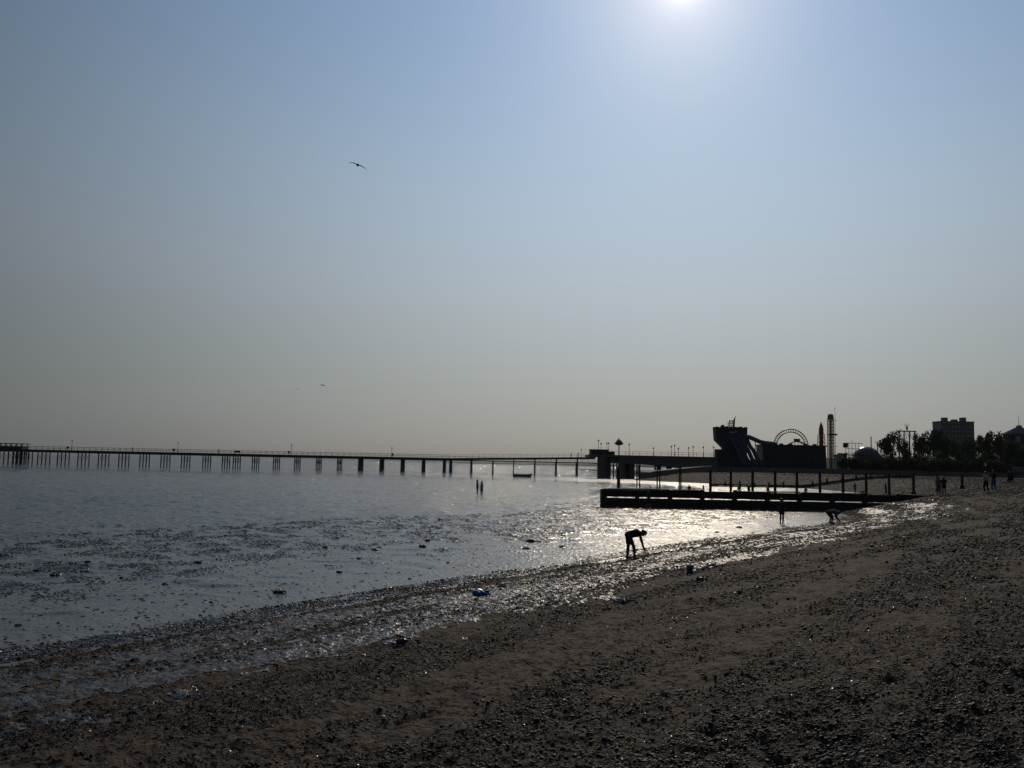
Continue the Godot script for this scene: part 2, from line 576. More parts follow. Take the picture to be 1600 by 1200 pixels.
func make_materials() -> void:
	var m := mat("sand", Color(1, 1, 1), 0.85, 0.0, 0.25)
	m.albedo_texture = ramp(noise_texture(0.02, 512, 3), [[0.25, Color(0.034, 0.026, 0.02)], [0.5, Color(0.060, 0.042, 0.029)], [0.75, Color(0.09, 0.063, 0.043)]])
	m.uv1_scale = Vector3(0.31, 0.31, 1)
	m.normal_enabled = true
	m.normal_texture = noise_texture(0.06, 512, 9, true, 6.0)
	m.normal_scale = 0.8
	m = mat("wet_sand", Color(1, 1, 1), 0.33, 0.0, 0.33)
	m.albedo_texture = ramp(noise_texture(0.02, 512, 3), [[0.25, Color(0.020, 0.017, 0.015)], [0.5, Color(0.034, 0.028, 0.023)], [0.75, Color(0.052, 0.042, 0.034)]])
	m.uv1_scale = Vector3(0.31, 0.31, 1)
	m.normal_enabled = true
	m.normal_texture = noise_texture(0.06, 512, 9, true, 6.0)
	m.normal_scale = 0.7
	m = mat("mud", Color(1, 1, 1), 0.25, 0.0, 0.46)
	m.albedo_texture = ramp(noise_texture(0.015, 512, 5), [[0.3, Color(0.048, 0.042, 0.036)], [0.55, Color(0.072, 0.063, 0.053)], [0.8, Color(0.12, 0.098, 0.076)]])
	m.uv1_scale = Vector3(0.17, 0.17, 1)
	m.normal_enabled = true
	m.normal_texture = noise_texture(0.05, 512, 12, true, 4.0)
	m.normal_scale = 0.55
	m = mat("film", Color(0.04, 0.036, 0.032), 0.3, 0.0, 0.5)
	m.uv1_scale = Vector3(0.6, 0.6, 1)
	m.normal_enabled = true
	m.normal_texture = noise_texture(0.04, 512, 15, true, 4.0)
	m.normal_scale = 0.4
	m = mat("sea", Color(0.016, 0.027, 0.052), 0.07, 0.0, 0.38)
	m.uv1_scale = Vector3(0.22, 0.22, 1)
	m.normal_enabled = true
	m.normal_texture = noise_texture(0.03, 512, 21, true, 7.0, 5)
	m.normal_scale = 1.5
	m = mat("shingle", Color(1, 1, 1), 0.58, 0.0, 0.3)
	m.vertex_color_use_as_albedo = true
	m = mat("shells", Color(1, 1, 1), 0.3)
	m.vertex_color_use_as_albedo = true
	m = mat("weed", Color(1, 1, 1), 0.35)
	m.vertex_color_use_as_albedo = true
	m = mat("timber", Color(0.05, 0.043, 0.036), 0.75)
	m.albedo_texture = ramp(noise_texture(0.02, 256, 31), [[0.3, Color(0.6, 0.62, 0.55)], [0.7, Color(1, 1, 1)]])
	m.uv1_triplanar = true
	m.uv1_scale = Vector3(1.2, 4.0, 1.2)
	mat("wet_timber", Color(0.03, 0.03, 0.026), 0.5)
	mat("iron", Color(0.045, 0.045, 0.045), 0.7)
	mat("deck", Color(0.08, 0.07, 0.06), 0.8)
	mat("concrete", Color(0.22, 0.2, 0.18), 0.85)
	mat("dark_concrete", Color(0.17, 0.16, 0.15), 0.9)
	mat("stone", Color(0.14, 0.13, 0.12), 0.85)
	mat("pale_stone", Color(0.2, 0.205, 0.22), 0.85)
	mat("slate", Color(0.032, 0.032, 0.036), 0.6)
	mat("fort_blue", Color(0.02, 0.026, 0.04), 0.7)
	mat("slide_blue", Color(0.015, 0.04, 0.085), 0.22)
	mat("slide_green", Color(0.06, 0.13, 0.15), 0.3)
	mat("yellow_paint", Color(0.32, 0.25, 0.06), 0.45)
	mat("red_paint", Color(0.42, 0.06, 0.035), 0.45)
	mat("white_paint", Color(0.5, 0.5, 0.48), 0.5)
	mat("grey_paint", Color(0.18, 0.19, 0.2), 0.5)
	mat("green_paint", Color(0.03, 0.14, 0.09), 0.4)
	mat("brick", Color(0.09, 0.055, 0.042), 0.9)
	mat("window_glass", Color(0.03, 0.035, 0.045), 0.08)
	mat("dome_skin", Color(0.07, 0.073, 0.08), 0.3)
	mat("bark", Color(0.06, 0.045, 0.035), 0.9)
	for k in 3:
		m = mat("leaf_%d" % k, [Color(0.045, 0.075, 0.025), Color(0.035, 0.06, 0.025), Color(0.055, 0.07, 0.03)][k], 0.8, 0.0, 0.2)
		m.backlight_enabled = true
		m.backlight = Color(0.1, 0.14, 0.04)
	mat("grass", Color(0.05, 0.06, 0.028), 0.95)
	mat("land", Color(0.06, 0.065, 0.04), 0.95)
	mat("skin", Color(0.28, 0.17, 0.12), 0.55)
	mat("tan_skin", Color(0.2, 0.11, 0.07), 0.55)
	mat("dark_hair", Color(0.02, 0.015, 0.012), 0.5)
	mat("brown_hair", Color(0.06, 0.035, 0.02), 0.5)
	mat("navy_cloth", Color(0.02, 0.03, 0.07), 0.85)
	mat("black_cloth", Color(0.018, 0.018, 0.02), 0.85)
	mat("blue_cloth", Color(0.05, 0.13, 0.24), 0.85)
	mat("grey_cloth", Color(0.13, 0.13, 0.135), 0.85)
	mat("white_cloth", Color(0.5, 0.5, 0.49), 0.85)
	mat("red_cloth", Color(0.25, 0.06, 0.05), 0.85)
	mat("gull", Color(0.12, 0.12, 0.125), 0.85)
	mat("boat_hull", Color(0.03, 0.035, 0.045), 0.5)
	m = mat("blue_plastic", Color(0.01, 0.15, 0.48), 0.35)
	m.backlight_enabled = true
	m.backlight = Color(0.06, 0.25, 0.5)
	mat("navy_plastic", Color(0.012, 0.03, 0.07), 0.3)
	mat("teal_plastic", Color(0.02, 0.13, 0.24), 0.35)
	m = mat("pale_plastic", Color(0.5, 0.42, 0.38), 0.5)
	m.backlight_enabled = true
	m.backlight = Color(0.5, 0.42, 0.38)
	mat("rock", Color(0.035, 0.032, 0.03), 0.5)

# ------------------------------------------------------------------ sky
func make_sky() -> ImageTexture:
	var w := 1024
	var h := 512
	var img := Image.create_empty(w, h, false, Image.FORMAT_RGBF)
	for y in h:
		var el := PI / 2 - (y + 0.5) / h * PI
		var e := rad_to_deg(maxf(el, 0.0))
		# colour of the air by height: warm haze at the horizon, clear blue above
		var keys := [[0.0, Color(0.94, 1.0, 1.02)], [5.0, Color(0.9, 1.02, 1.03)], [9.0, Color(0.88, 1.02, 1.12)], [13.0, Color(0.84, 1.02, 1.2)], [18.0, Color(0.78, 1.02, 1.3)], [27.0, Color(0.70, 1.02, 1.52)], [50.0, Color(0.68, 1.02, 1.7)], [91.0, Color(0.66, 1.02, 1.75)]]
		var tint := Color.WHITE
		for i in keys.size() - 1:
			if e >= keys[i][0]: tint = keys[i][1].lerp(keys[i + 1][1], clampf((e - keys[i][0]) / (keys[i + 1][0] - keys[i][0]), 0.0, 1.0))
		var height := 1.05 - 0.36 * smoothstep(10.0, 30.0, e) - 0.16 * exp(-e / 1.5)
		var warm := exp(-e / 4.5)
		for x in w:
			var az := (x + 0.5) / w * TAU
			var d := Vector3(sin(az) * cos(el), sin(el), -cos(az) * cos(el))
			var g := rad_to_deg(acos(clampf(d.dot(sun_dir), -1.0, 1.0)))
			var l := (0.54 * exp(-pow(g / 37.0, 2.0)) + 0.052) * height
			var glow := 0.60 * exp(-g / 4.6) + 1.2 * exp(-g / 0.6)
			var c := tint.lerp(Color(1.13, 0.99, 0.80), warm * clampf(1.6 - g / 34.0, 0.0, 1.0))
			img.set_pixel(x, y, Color(c.r * l + glow * 1.12, c.g * l + glow * 0.93, c.b * l + glow * 0.72) * 2.0)
	return ImageTexture.create_from_image(img)

func _ready() -> void:
	rng.seed = 77
	noise_a.seed = 4; noise_a.frequency = 0.22; noise_a.fractal_octaves = 3
	noise_b.seed = 8; noise_b.frequency = 0.22; noise_b.fractal_octaves = 2
	noise_c.seed = 15; noise_c.frequency = 0.22; noise_c.fractal_octaves = 2
	make_toe()
	# camera
	var cam := Camera3D.new()
	cam.name = "camera"
	cam.fov = rad_to_deg(2.0 * atan(600.0 / FOCAL))
	cam.position = Vector3(0, EYE, 0)
	cam.rotation_degrees = Vector3(PITCH, 0, ROLL)
	cam.near = 0.1
	cam.far = 60000.0
	add_child(cam)
	view = cam.transform
	# sky and sun
	sun_dir = (wp(1066, -34, 100.0) - view.origin).normalized()
	var env := Environment.new()
	env.background_mode = Environment.BG_SKY
	var sky := Sky.new()
	var pano := PanoramaSkyMaterial.new()
	pano.panorama = make_sky()
	sky.sky_material = pano
	env.sky = sky
	env.tonemap_mode = Environment.TONE_MAPPER_LINEAR
	env.tonemap_exposure = 0.5
	env.sdfgi_enabled = true
	env.ssao_enabled = true
	env.ssil_enabled = true
	env.fog_enabled = true
	env.fog_density = 0.00005
	env.fog_light_color = Color(0.86, 0.88, 0.9)
	var we := WorldEnvironment.new()
	we.name = "world_environment"
	we.environment = env
	add_child(we)
	var sun := DirectionalLight3D.new()
	sun.name = "sun"
	sun.light_energy = 0.8
	sun.light_color = Color(1.0, 0.93, 0.83)
	sun.light_angular_distance = 0.5
	sun.shadow_enabled = true
	add_child(sun)
	sun.look_at_from_position(Vector3.ZERO, -sun_dir, Vector3.UP)

	make_materials()
	build_ground()
	build_sea()
	build_land()
	build_pier()
	build_pier_root()
	build_fair()
	build_town()
	build_groynes()
	build_people()
	build_small_things()
	build_shingle()

# ------------------------------------------------------------------ ground and water
func wet_level(x: float, z: float, v: float) -> float:
	# how high the seeping film stands against the sand: seepage lines run along the shore low on the beach
	var u := along(x, z)
	var band := smoothstep(0.6, 1.8, v) * (1.0 - smoothstep(4.5, 7.5, v))
	var streak := noise_a.get_noise_2d(u * 0.9 + 11.0, v * 5.5 + 5.0)
	return -0.042 + band * (0.027 + 0.006 * smoothstep(18.0, 30.0, u)) + streak * 0.026

func film(x: float, z: float, v: float) -> float:
	var u := along(x, z)
	return beach_smooth(v, z) + noise_a.get_noise_2d(u * 0.9, v * 3.2) * 0.06 + wet_level(x, z, v)

func is_wet(x: float, z: float, v: float) -> bool:
	# sand still soaked by the ebb, in a ragged band above the flat
	if v < -0.6 or v > 12.0: return false
	var u := along(x, z)
	var band := smoothstep(0.4, 2.0, v) * (1.0 - smoothstep(5.0, 9.5, v))
	return band + band * noise_a.get_noise_2d(u * 0.45 + 77.0, v * 2.2) * 1.1 + noise_c.get_noise_2d(u * 3.5, v * 14.0) * 0.6 > 0.52

func build_ground() -> void:
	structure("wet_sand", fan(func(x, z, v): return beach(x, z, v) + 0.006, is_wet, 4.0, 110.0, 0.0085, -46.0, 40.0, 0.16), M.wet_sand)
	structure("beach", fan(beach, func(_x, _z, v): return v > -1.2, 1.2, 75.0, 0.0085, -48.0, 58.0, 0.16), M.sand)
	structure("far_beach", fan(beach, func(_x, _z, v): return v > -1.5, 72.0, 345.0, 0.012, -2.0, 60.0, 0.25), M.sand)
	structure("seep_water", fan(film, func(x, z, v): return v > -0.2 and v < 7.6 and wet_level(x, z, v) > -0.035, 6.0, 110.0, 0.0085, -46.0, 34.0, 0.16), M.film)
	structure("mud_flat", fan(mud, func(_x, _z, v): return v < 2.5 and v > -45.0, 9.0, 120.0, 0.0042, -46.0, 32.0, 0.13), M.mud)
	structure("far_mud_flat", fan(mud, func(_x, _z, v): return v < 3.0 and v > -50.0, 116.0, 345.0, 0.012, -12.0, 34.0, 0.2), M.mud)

func wave(x: float, z: float, v: float) -> float:
	var deep := clampf((-v - 12.0) / 40.0, 0.12, 1.0)
	var s := -v + noise_a.get_noise_2d(x * 0.25, z * 0.25) * 5.0
	var h := sin(s * 1.9) * 0.012 + noise_b.get_noise_2d(x * 2.2, z * 4.0) * 0.09 + noise_c.get_noise_2d(x * 5.0, z * 9.0) * 0.05
	# the low breakers that run along the water's edge
	var b := -v - 21.0 + noise_a.get_noise_2d(x * 0.3 + 40.0, z * 0.3) * 6.0
	var lap := 0.035 * exp(-pow(b / 0.3, 2.0)) * smoothstep(-0.3, 0.1, noise_c.get_noise_2d(x * 0.35, z * 0.3)) + 0.05 * exp(-pow((b - 3.4) / 0.4, 2.0)) * smoothstep(-0.1, 0.3, noise_a.get_noise_2d(x * 0.4, z * 0.4 + 9.0))
	return h * deep * smoothstep(315.0, 180.0, z) + lap * smoothstep(110.0, 80.0, z)

func build_sea() -> void:
	structure("sea", fan(wave, func(_x, _z, v): return v < -6.0, 22.0, 320.0, 0.006, -48.0, 30.0, 0.18), M.sea)
	structure("far_sea", fan(func(_x, _z, _v): return 0.0, func(_x, z, v): return v < -6.0 or z > 290.0, 316.0, 40000.0, 0.05, -75.0, 60.0, 1.0), M.sea)
	# the low shore across the estuary
	var st := begin()
	st.set_smooth_group(1)
	var prev := []
	for i in 61:
		var px := 640.0 + i * 9.0
		var rise := smoothstep(0.0, 14.0, i) * (7.0 + 5.0 * noise_a.get_noise_1d(i * 0.9) + 5.0 * smoothstep(20.0, 44.0, i))
		var base := wp(px, 740.0, 5200.0 - i * 30.0)
		base.y = -1.0
		var ring := [base, base + Vector3(0, 1.0 + rise * 0.6, -60), base + Vector3(0, 1.0 + rise, -220), base + Vector3(0, 0, -600)]
		if prev:
			for k in 3: quad(st, prev[k], ring[k], ring[k + 1], prev[k + 1])
		prev = ring
	structure("far_shore", done(st, true), M.land)

func build_land() -> void:
	# sea wall: a line of concrete behind the beach; the promenade lies behind it
	var line := [Vector2(58, 262), Vector2(66, 284), Vector2(92, 297), Vector2(160, 302), Vector2(330, 302)]
	var st := begin()
	var top := begin()
	for i in line.size() - 1:
		var a: Vector2 = line[i]
		var b: Vector2 = line[i + 1]
		var p := Vector3(a.x, 0, -a.y)
		var q := Vector3(b.x, 0, -b.y)
		var back := Vector3(0.35, 0, -1.2)
		st.set_smooth_group(-1)
		quad(st, p + Vector3.UP * 0.2, q + Vector3.UP * 0.2, q + Vector3.UP * 4.15 + back * 0.3, p + Vector3.UP * 4.15 + back * 0.3)
		quad(st, p + Vector3.UP * 4.15 + back * 0.3, q + Vector3.UP * 4.15 + back * 0.3, q + Vector3.UP * 4.15 + back, p + Vector3.UP * 4.15 + back)
		quad(st, p + Vector3.UP * 4.15 + back, q + Vector3.UP * 4.15 + back, q + Vector3.UP * 3.6 + back, p + Vector3.UP * 3.6 + back)
	var wall := part("sea_wall", done(st), M.dark_concrete, self)
	tag(wall, "long low concrete sea wall between the beach and the promenade", "sea wall")
	var pr := PackedVector2Array([Vector2(59, -263), Vector2(67, -285), Vector2(92.5, -298), Vector2(160, -303), Vector2(700, -303), Vector2(700, -900), Vector2(59, -900)])
	top.set_smooth_group(-1)
	var idx := Geometry2D.triangulate_polygon(pr)
	for i in range(0, idx.size(), 3):
		var t := [pr[idx[i]], pr[idx[i + 1]], pr[idx[i + 2]]]
		if (t[1] - t[0]).cross(t[2] - t[0]) < 0: t = [t[0], t[2], t[1]]
		for k in 3: top.add_vertex(Vector3(t[k].x, 4.0, t[k].y))
	structure("promenade", done(top), M.dark_concrete)
	# the wooded bank behind the promenade on the right
	var hill := begin()
	hill.set_smooth_group(1)
	var prev := []
	for i in 40:
		var x := 118.0 + i * 9.0
		var h := 7.0 * smoothstep(118.0, 190.0, x) + noise_a.get_noise_1d(x * 0.2) * 1.2
		var ring := []
		for k in 6:
			ring.append(Vector3(x, 3.9 + h * smoothstep(0.0, 5.0, k), -330.0 - k * 9.0))
		ring.append(Vector3(x, 3.9 + h, -700.0))
		if prev:
			for k in 6: quad(hill, prev[k], ring[k], ring[k + 1], prev[k + 1])
		prev = ring
	structure("hill", done(hill, true), M.grass)

# ------------------------------------------------------------------ pier
func lamp_post(px: float, foot: Vector3, tall: float, label: String, group: String) -> void:
	var o := thing("lamp_post", label, "lamp post", foot, 0.0, group)
	part("post", tube_mesh([Vector3.ZERO, Vector3(0, tall * 0.3, 0), Vector3(0, tall, 0)], [0.11, 0.08, 0.05], 6), M.iron, o)
	var st := begin()
	lathe(st, [Vector2(0.0, -0.05), Vector2(0.16, 0.0), Vector2(0.24, 0.32), Vector2(0.12, 0.45), Vector2(0.0, 0.55)], 8)
	part("lantern", done(st), M.iron, o, Vector3(0, tall, 0))

func railing(points: Array, tall: float, every: float) -> ArrayMesh:
	var st := begin()
	for i in points.size() - 1:
		var a: Vector3 = points[i]
		var b: Vector3 = points[i + 1]
		for h in [0.5, 1.0]: tube(st, [a + Vector3.UP * tall * h, b + Vector3.UP * tall * h], [0.035, 0.035], 4)
		var n := int(a.distance_to(b) / every)
		for k in n + 1:
			var p := a.lerp(b, float(k) / n)
			tube(st, [p, p + Vector3.UP * tall], [0.045, 0.045], 4)
	return done(st)

func build_pier() -> void:
	var wide := 8.6
	var deck_y := 5.25
	var o := thing("pier", "long iron pier on slender piles running out over the water", "pier", Vector3(0, 0, -PIER))
	var x0 := wp(-420, 715, PIER).x
	var xr := wp(700, 715, PIER).x
	var x1 := wp(930, 715, PIER).x
	var y1 := 6.75
	var st := begin()
	box(st, Vector3((x0 + xr) / 2, deck_y - 0.12, -wide / 2), Vector3(xr - x0, 0.24, wide + 0.6))
	part("deck", done(st), M.deck, o)
	st = begin()
	for z in [0.0, -wide]: box(st, Vector3((x0 + xr) / 2, deck_y - 0.62, z), Vector3(xr - x0, 0.75, 0.25))
	part("girder", done(st), M.iron, o)
	part("railing", railing([Vector3(x0, deck_y, 0.25), Vector3(xr, deck_y, 0.25)], 1.15, 2.2), M.iron, o)
	part("railing", railing([Vector3(x0, deck_y, -wide - 0.25), Vector3(xr, deck_y, -wide - 0.25)], 1.15, 2.2), M.iron, o)
	# the ramp that climbs to the shore end, above the old low deck
	var ramp_turn := Basis(Vector3(0, 0, 1), atan2(y1 - deck_y, x1 - xr))
	var mid := Vector3((xr + x1) / 2, (deck_y + y1) / 2, 0)
	st = begin()
	box(st, mid + Vector3(0, -0.12, -2.0), Vector3(x1 - xr + 0.3, 0.24, 4.6), ramp_turn)
	for z in [0.0, -4.0]: box(st, mid + Vector3(0, -0.5, z), Vector3(x1 - xr + 0.2, 0.5, 0.22), ramp_turn)
	part("ramp", done(st), M.deck, o)
	part("railing", railing([Vector3(xr, deck_y, 0.25), Vector3(x1, y1, 0.25)], 1.15, 2.2), M.iron, o)
	st = begin()
	box(st, Vector3((xr + x1) / 2 + 3, 4.55, -6.6), Vector3(x1 - xr + 4, 0.35, 4.0))
	part("low_deck", done(st), M.deck, o)
	part("railing", railing([Vector3(xr, 4.7, -4.5), Vector3(x1, 4.7, -4.5)], 1.15, 2.2), M.iron, o)
	# trestles
	var pile := tube_mesh([Vector3(0, -1.0, 0), Vector3(0, 0.8, 0), Vector3(0, 4.6, 0)], [0.26, 0.2, 0.19], 6)
	var stout := tube_mesh([Vector3(0, -1.0, 0), Vector3(0, 0.8, 0), Vector3(0, 4.6, 0)], [0.42, 0.34, 0.3], 6)
	var tall_pile := tube_mesh([Vector3(0, -1.0, 0), Vector3(0, 0.8, 0), Vector3(0, 5.9, 0)], [0.3, 0.22, 0.2], 6)
	var brace := begin()
	for k in 3:
		tube(brace, [Vector3(0, 1.3, -k * 2.85), Vector3(0, 4.3, -(k + 1) * 2.85)], [0.05, 0.05], 4)
		tube(brace, [Vector3(0, 4.3, -k * 2.85), Vector3(0, 1.3, -(k + 1) * 2.85)], [0.05, 0.05], 4)
	var brace_mesh := done(brace)
	var beam_mesh := box_mesh(Vector3(0.3, 0.3, wide + 0.2), Vector3(0, 4.45, -wide / 2))
	var spots := []
	for k in 14: spots.append(57.0 - (14 - k) * 33.0)
	for px in [58, 89, 121, 153, 185, 218, 251, 283, 316.5, 347, 364, 394, 427, 460, 494, 527, 560.5, 594, 627, 660, 693, 703]: spots.append(float(px))
	spots.append_array([12.0, 20.0, 30.0])
	for px in spots:
		var t := Node3D.new()
		t.name = "trestle"
		o.add_child(t, true)
		t.position = Vector3(wp(px, 730, PIER).x, 0, 0)
		for k in 4: part("pile", pile if px < 560 else stout, M.iron, t, Vector3(0, 0, -k * 2.85))
		part("brace", brace_mesh, M.iron, t)
		part("cross_beam", beam_mesh, M.iron, t)
	for px in [736.0, 770.0, 802.6, 836.0, 869.5, 902.4]:
		var t := Node3D.new()
		t.name = "trestle"
		o.add_child(t, true)
		t.position = Vector3(wp(px, 730, PIER).x, 0, 0)
		for k in 4: part("pile", (tall_pile if px > 790 else stout) if k < 2 else pile, M.iron, t, Vector3(0, 0, -k * 2.5))
	# shelter on the deck
	var sh := thing("pier_shelter", "long flat-roofed shelter with window openings standing on the pier", "shelter", Vector3(wp(8, 704, PIER).x, deck_y, -PIER - 3.0))
	var w := 15.0
	part("roof", box_mesh(Vector3(w, 0.28, 5.0), Vector3(-1.5, 1.95, 0)), M.slate, sh)
	part("wall", box_mesh(Vector3(w - 0.6, 1.0, 4.4), Vector3(-1.5, 0.5, 0)), M.timber, sh)
	for k in 8:
		for z in [-2.1, 2.1]: part("post", box_mesh(Vector3(0.22, 0.83, 0.2)), M.timber, sh, Vector3(-8.4 + k * 1.95, 1.405, z))
	for px in [111.0, 277.0, 455.0, 612.0]:
		lamp_post(px, Vector3(wp(px, 704, PIER).x, deck_y, -PIER - 0.4), 3.3 if px < 500 else 3.0, "tall lamp post on the long pier, beside a dark box", "lamps along the long pier")
	for px in [105.0, 271.0, 451.0, 613.5, 370.0]:
		var b := thing("pier_box", "small dark lifebelt box fixed to the pier railing" if px != 370.0 else "low dark bench on the pier deck", "box" if px != 370.0 else "bench", Vector3(wp(px, 704, PIER).x, deck_y, -PIER - 0.3), 0.0, "lifebelt boxes on the pier railing" if px != 370.0 else "")
		if px != 370.0:
			part("cabinet", box_mesh(Vector3(0.7, 0.65, 0.35), Vector3(0, 0.95, 0)), M.iron, b)
			part("lid", box_mesh(Vector3(0.78, 0.08, 0.42), Vector3(0, 1.315, 0)), M.slate, b)
			part("stand", box_mesh(Vector3(0.14, 0.62, 0.14), Vector3(0, 0.31, 0)), M.iron, b)
		else:
			part("seat", box_mesh(Vector3(2.2, 0.1, 0.5), Vector3(0, 0.45, 0)), M.timber, b)
			part("backrest", box_mesh(Vector3(2.2, 0.5, 0.08), Vector3(0, 0.8, -0.25)), M.timber, b)
			for s in [-0.9, 0.9]: part("leg", box_mesh(Vector3(0.1, 0.4, 0.45), Vector3(s, 0.2, 0)), M.iron, b)

func build_pier_root() -> void:
	var z := 258.0
	var top := 6.85
	var xa := wp(922, 715, z).x
	var xb := wp(1122, 715, z).x
	var o := thing("pier_approach", "broad dark approach deck of the pier on heavy columns", "pier", Vector3(0, 0, -z))
	var st := begin()
	box(st, Vector3((xa + xb) / 2, top - 0.3, -9), Vector3(xb - xa, 0.6, 18))
	part("deck", done(st), M.dark_concrete, o)
	st = begin()
	var x8 := wp(965, 715, z).x
	extrude(st, PackedVector2Array([Vector2(x8, top - 0.6), Vector2(xb, top - 0.6), Vector2(xb, 3.3), Vector2(xb - 8, 3.5), Vector2(x8 + 10, 4.3), Vector2(x8, 4.5)]), 17.0, Vector3(0, 0, -9))
	part("abutment", done(st), M.dark_concrete, o)
	part("railing", railing([Vector3(xa, top, -0.2), Vector3(xb, top, -0.2)], 1.1, 2.0), M.iron, o)
	# columns, each standing on the mud
	for c in [[939.5, 2.0, 0.0], [950.0, 1.7, -3.0], [958.5, 0.35, -2.0], [963.7, 0.35, -2.0], [972.0, 1.6, 0.0], [980.0, 1.8, -6.0], [988.0, 1.4, -2.0], [1024.0, 0.5, -1.0], [1030.0, 1.2, -7.0], [1046.0, 1.4, -2.0], [1062.0, 1.5, -4.0], [1078.0, 1.6, -8.0], [945.0, 1.6, -14.0], [972.0, 1.4, -14.0], [998.0, 0.3, -1.5], [995.0, 0.3, -3.0]]:
		var x := wp(c[0], 735, z - c[2]).x
		part("column", box_mesh(Vector3(c[1], top - 0.4 + 1.0, c[1] * 0.9), Vector3(0, (top - 0.4 - 1.0) / 2, 0)), M.dark_concrete, o, Vector3(x, 0, c[2] - c[1] * 0.5))
	# entrance building
	var b := thing("pier_building", "low dark pier building with a stepped flat roof", "building", Vector3(wp(938, 712, z).x, top, -z - 5.0))
	part("wall", box_mesh(Vector3(5.0, 1.35, 7.0), Vector3(0, 0.675, 0)), M.slate, b)
	part("roof", box_mesh(Vector3(5.4, 0.2, 7.4), Vector3(0, 1.45, 0)), M.slate, b)
	part("side_room", box_mesh(Vector3(1.9, 1.0, 6.0), Vector3(3.45, 0.5, 0)), M.slate, b)
	for k in 4: part("window", box_mesh(Vector3(0.7, 0.6, 0.06), Vector3(-1.8 + k * 1.2, 0.8, 3.52)), M.window_glass, b)
	for l in [[908, 2.6], [935, 3.9], [939, 3.0], [948, 3.2], [951, 3.2], [983, 3.0], [1021, 2.0], [1049, 2.6], [1054, 2.9], [1060, 2.1], [1076, 2.3], [1083, 2.7], [1099, 2.6], [1115, 2.7]]:
		lamp_post(l[0], Vector3(wp(l[0], 712, z + 4.0).x, top, -z - 4.0) if l[0] > 920 else Vector3(wp(l[0], 712, PIER + 2).x, 6.5, -PIER - 2.0), l[1], "thin lamp post on the broad shore end of the pier", "lamps on the shore end of the pier")
	# concrete slipway running down the beach beside the approach
	var s0 := wp(1018, 738, 236.0)
	var s1 := wp(1112, 728.6, 252.0)
	var sl := thing("slipway", "pale concrete slipway sloping down the beach beside the pier", "slipway", Vector3.ZERO)
	st = begin()
	st.set_smooth_group(-1)
	var d := Vector3(-3.0, 0, -4.0)
	quad(st, s0, s1, s1 + d, s0 + d)
	quad(st, s0 + Vector3(0, -1.8, 0), s1 + Vector3(0, -3.0, 0), s1, s0)
	quad(st, s0 + Vector3(0, -1.8, 0) + d, s0 + Vector3(0, -1.8, 0), s0, s0 + d)
	part("ramp", done(st), M.concrete, sl)
	part("kerb", tube_mesh([s0 + Vector3(0, 0.08, 0), s1 + Vector3(0, 0.08, 0)], [0.12, 0.12], 6), M.concrete, sl)

# ------------------------------------------------------------------ the amusement park
func lattice(st: SurfaceTool, a: Vector3, tall: float, w0: float, w1: float, steps: int, r := 0.09) -> void:
	for c in 4:
		var s := Vector3([-1, 1, 1, -1][c], 0, [-1, -1, 1, 1][c])
		tube(st, [a + s * w0, a + s * w1 + Vector3.UP * tall], [r * 1.4, r * 1.4], 5)
	for k in steps + 1:
		var t := float(k) / steps
		var w := lerpf(w0, w1, t)
		var wn := lerpf(w0, w1, minf(1.0, float(k + 1) / steps))
		for c in 4:
			var s := Vector3([-1, 1, 1, -1][c], 0, [-1, -1, 1, 1][c])
			var n := Vector3([1, 1, -1, -1][c], 0, [-1, 1, 1, -1][c])
			tube(st, [a + s * w + Vector3.UP * tall * t, a + n * w + Vector3.UP * tall * t], [r, r], 4)
			if k < steps: tube(st, [a + s * w + Vector3.UP * tall * t, a + n * wn + Vector3.UP * tall * (t + 1.0 / steps)], [r * 0.8, r * 0.8], 4)

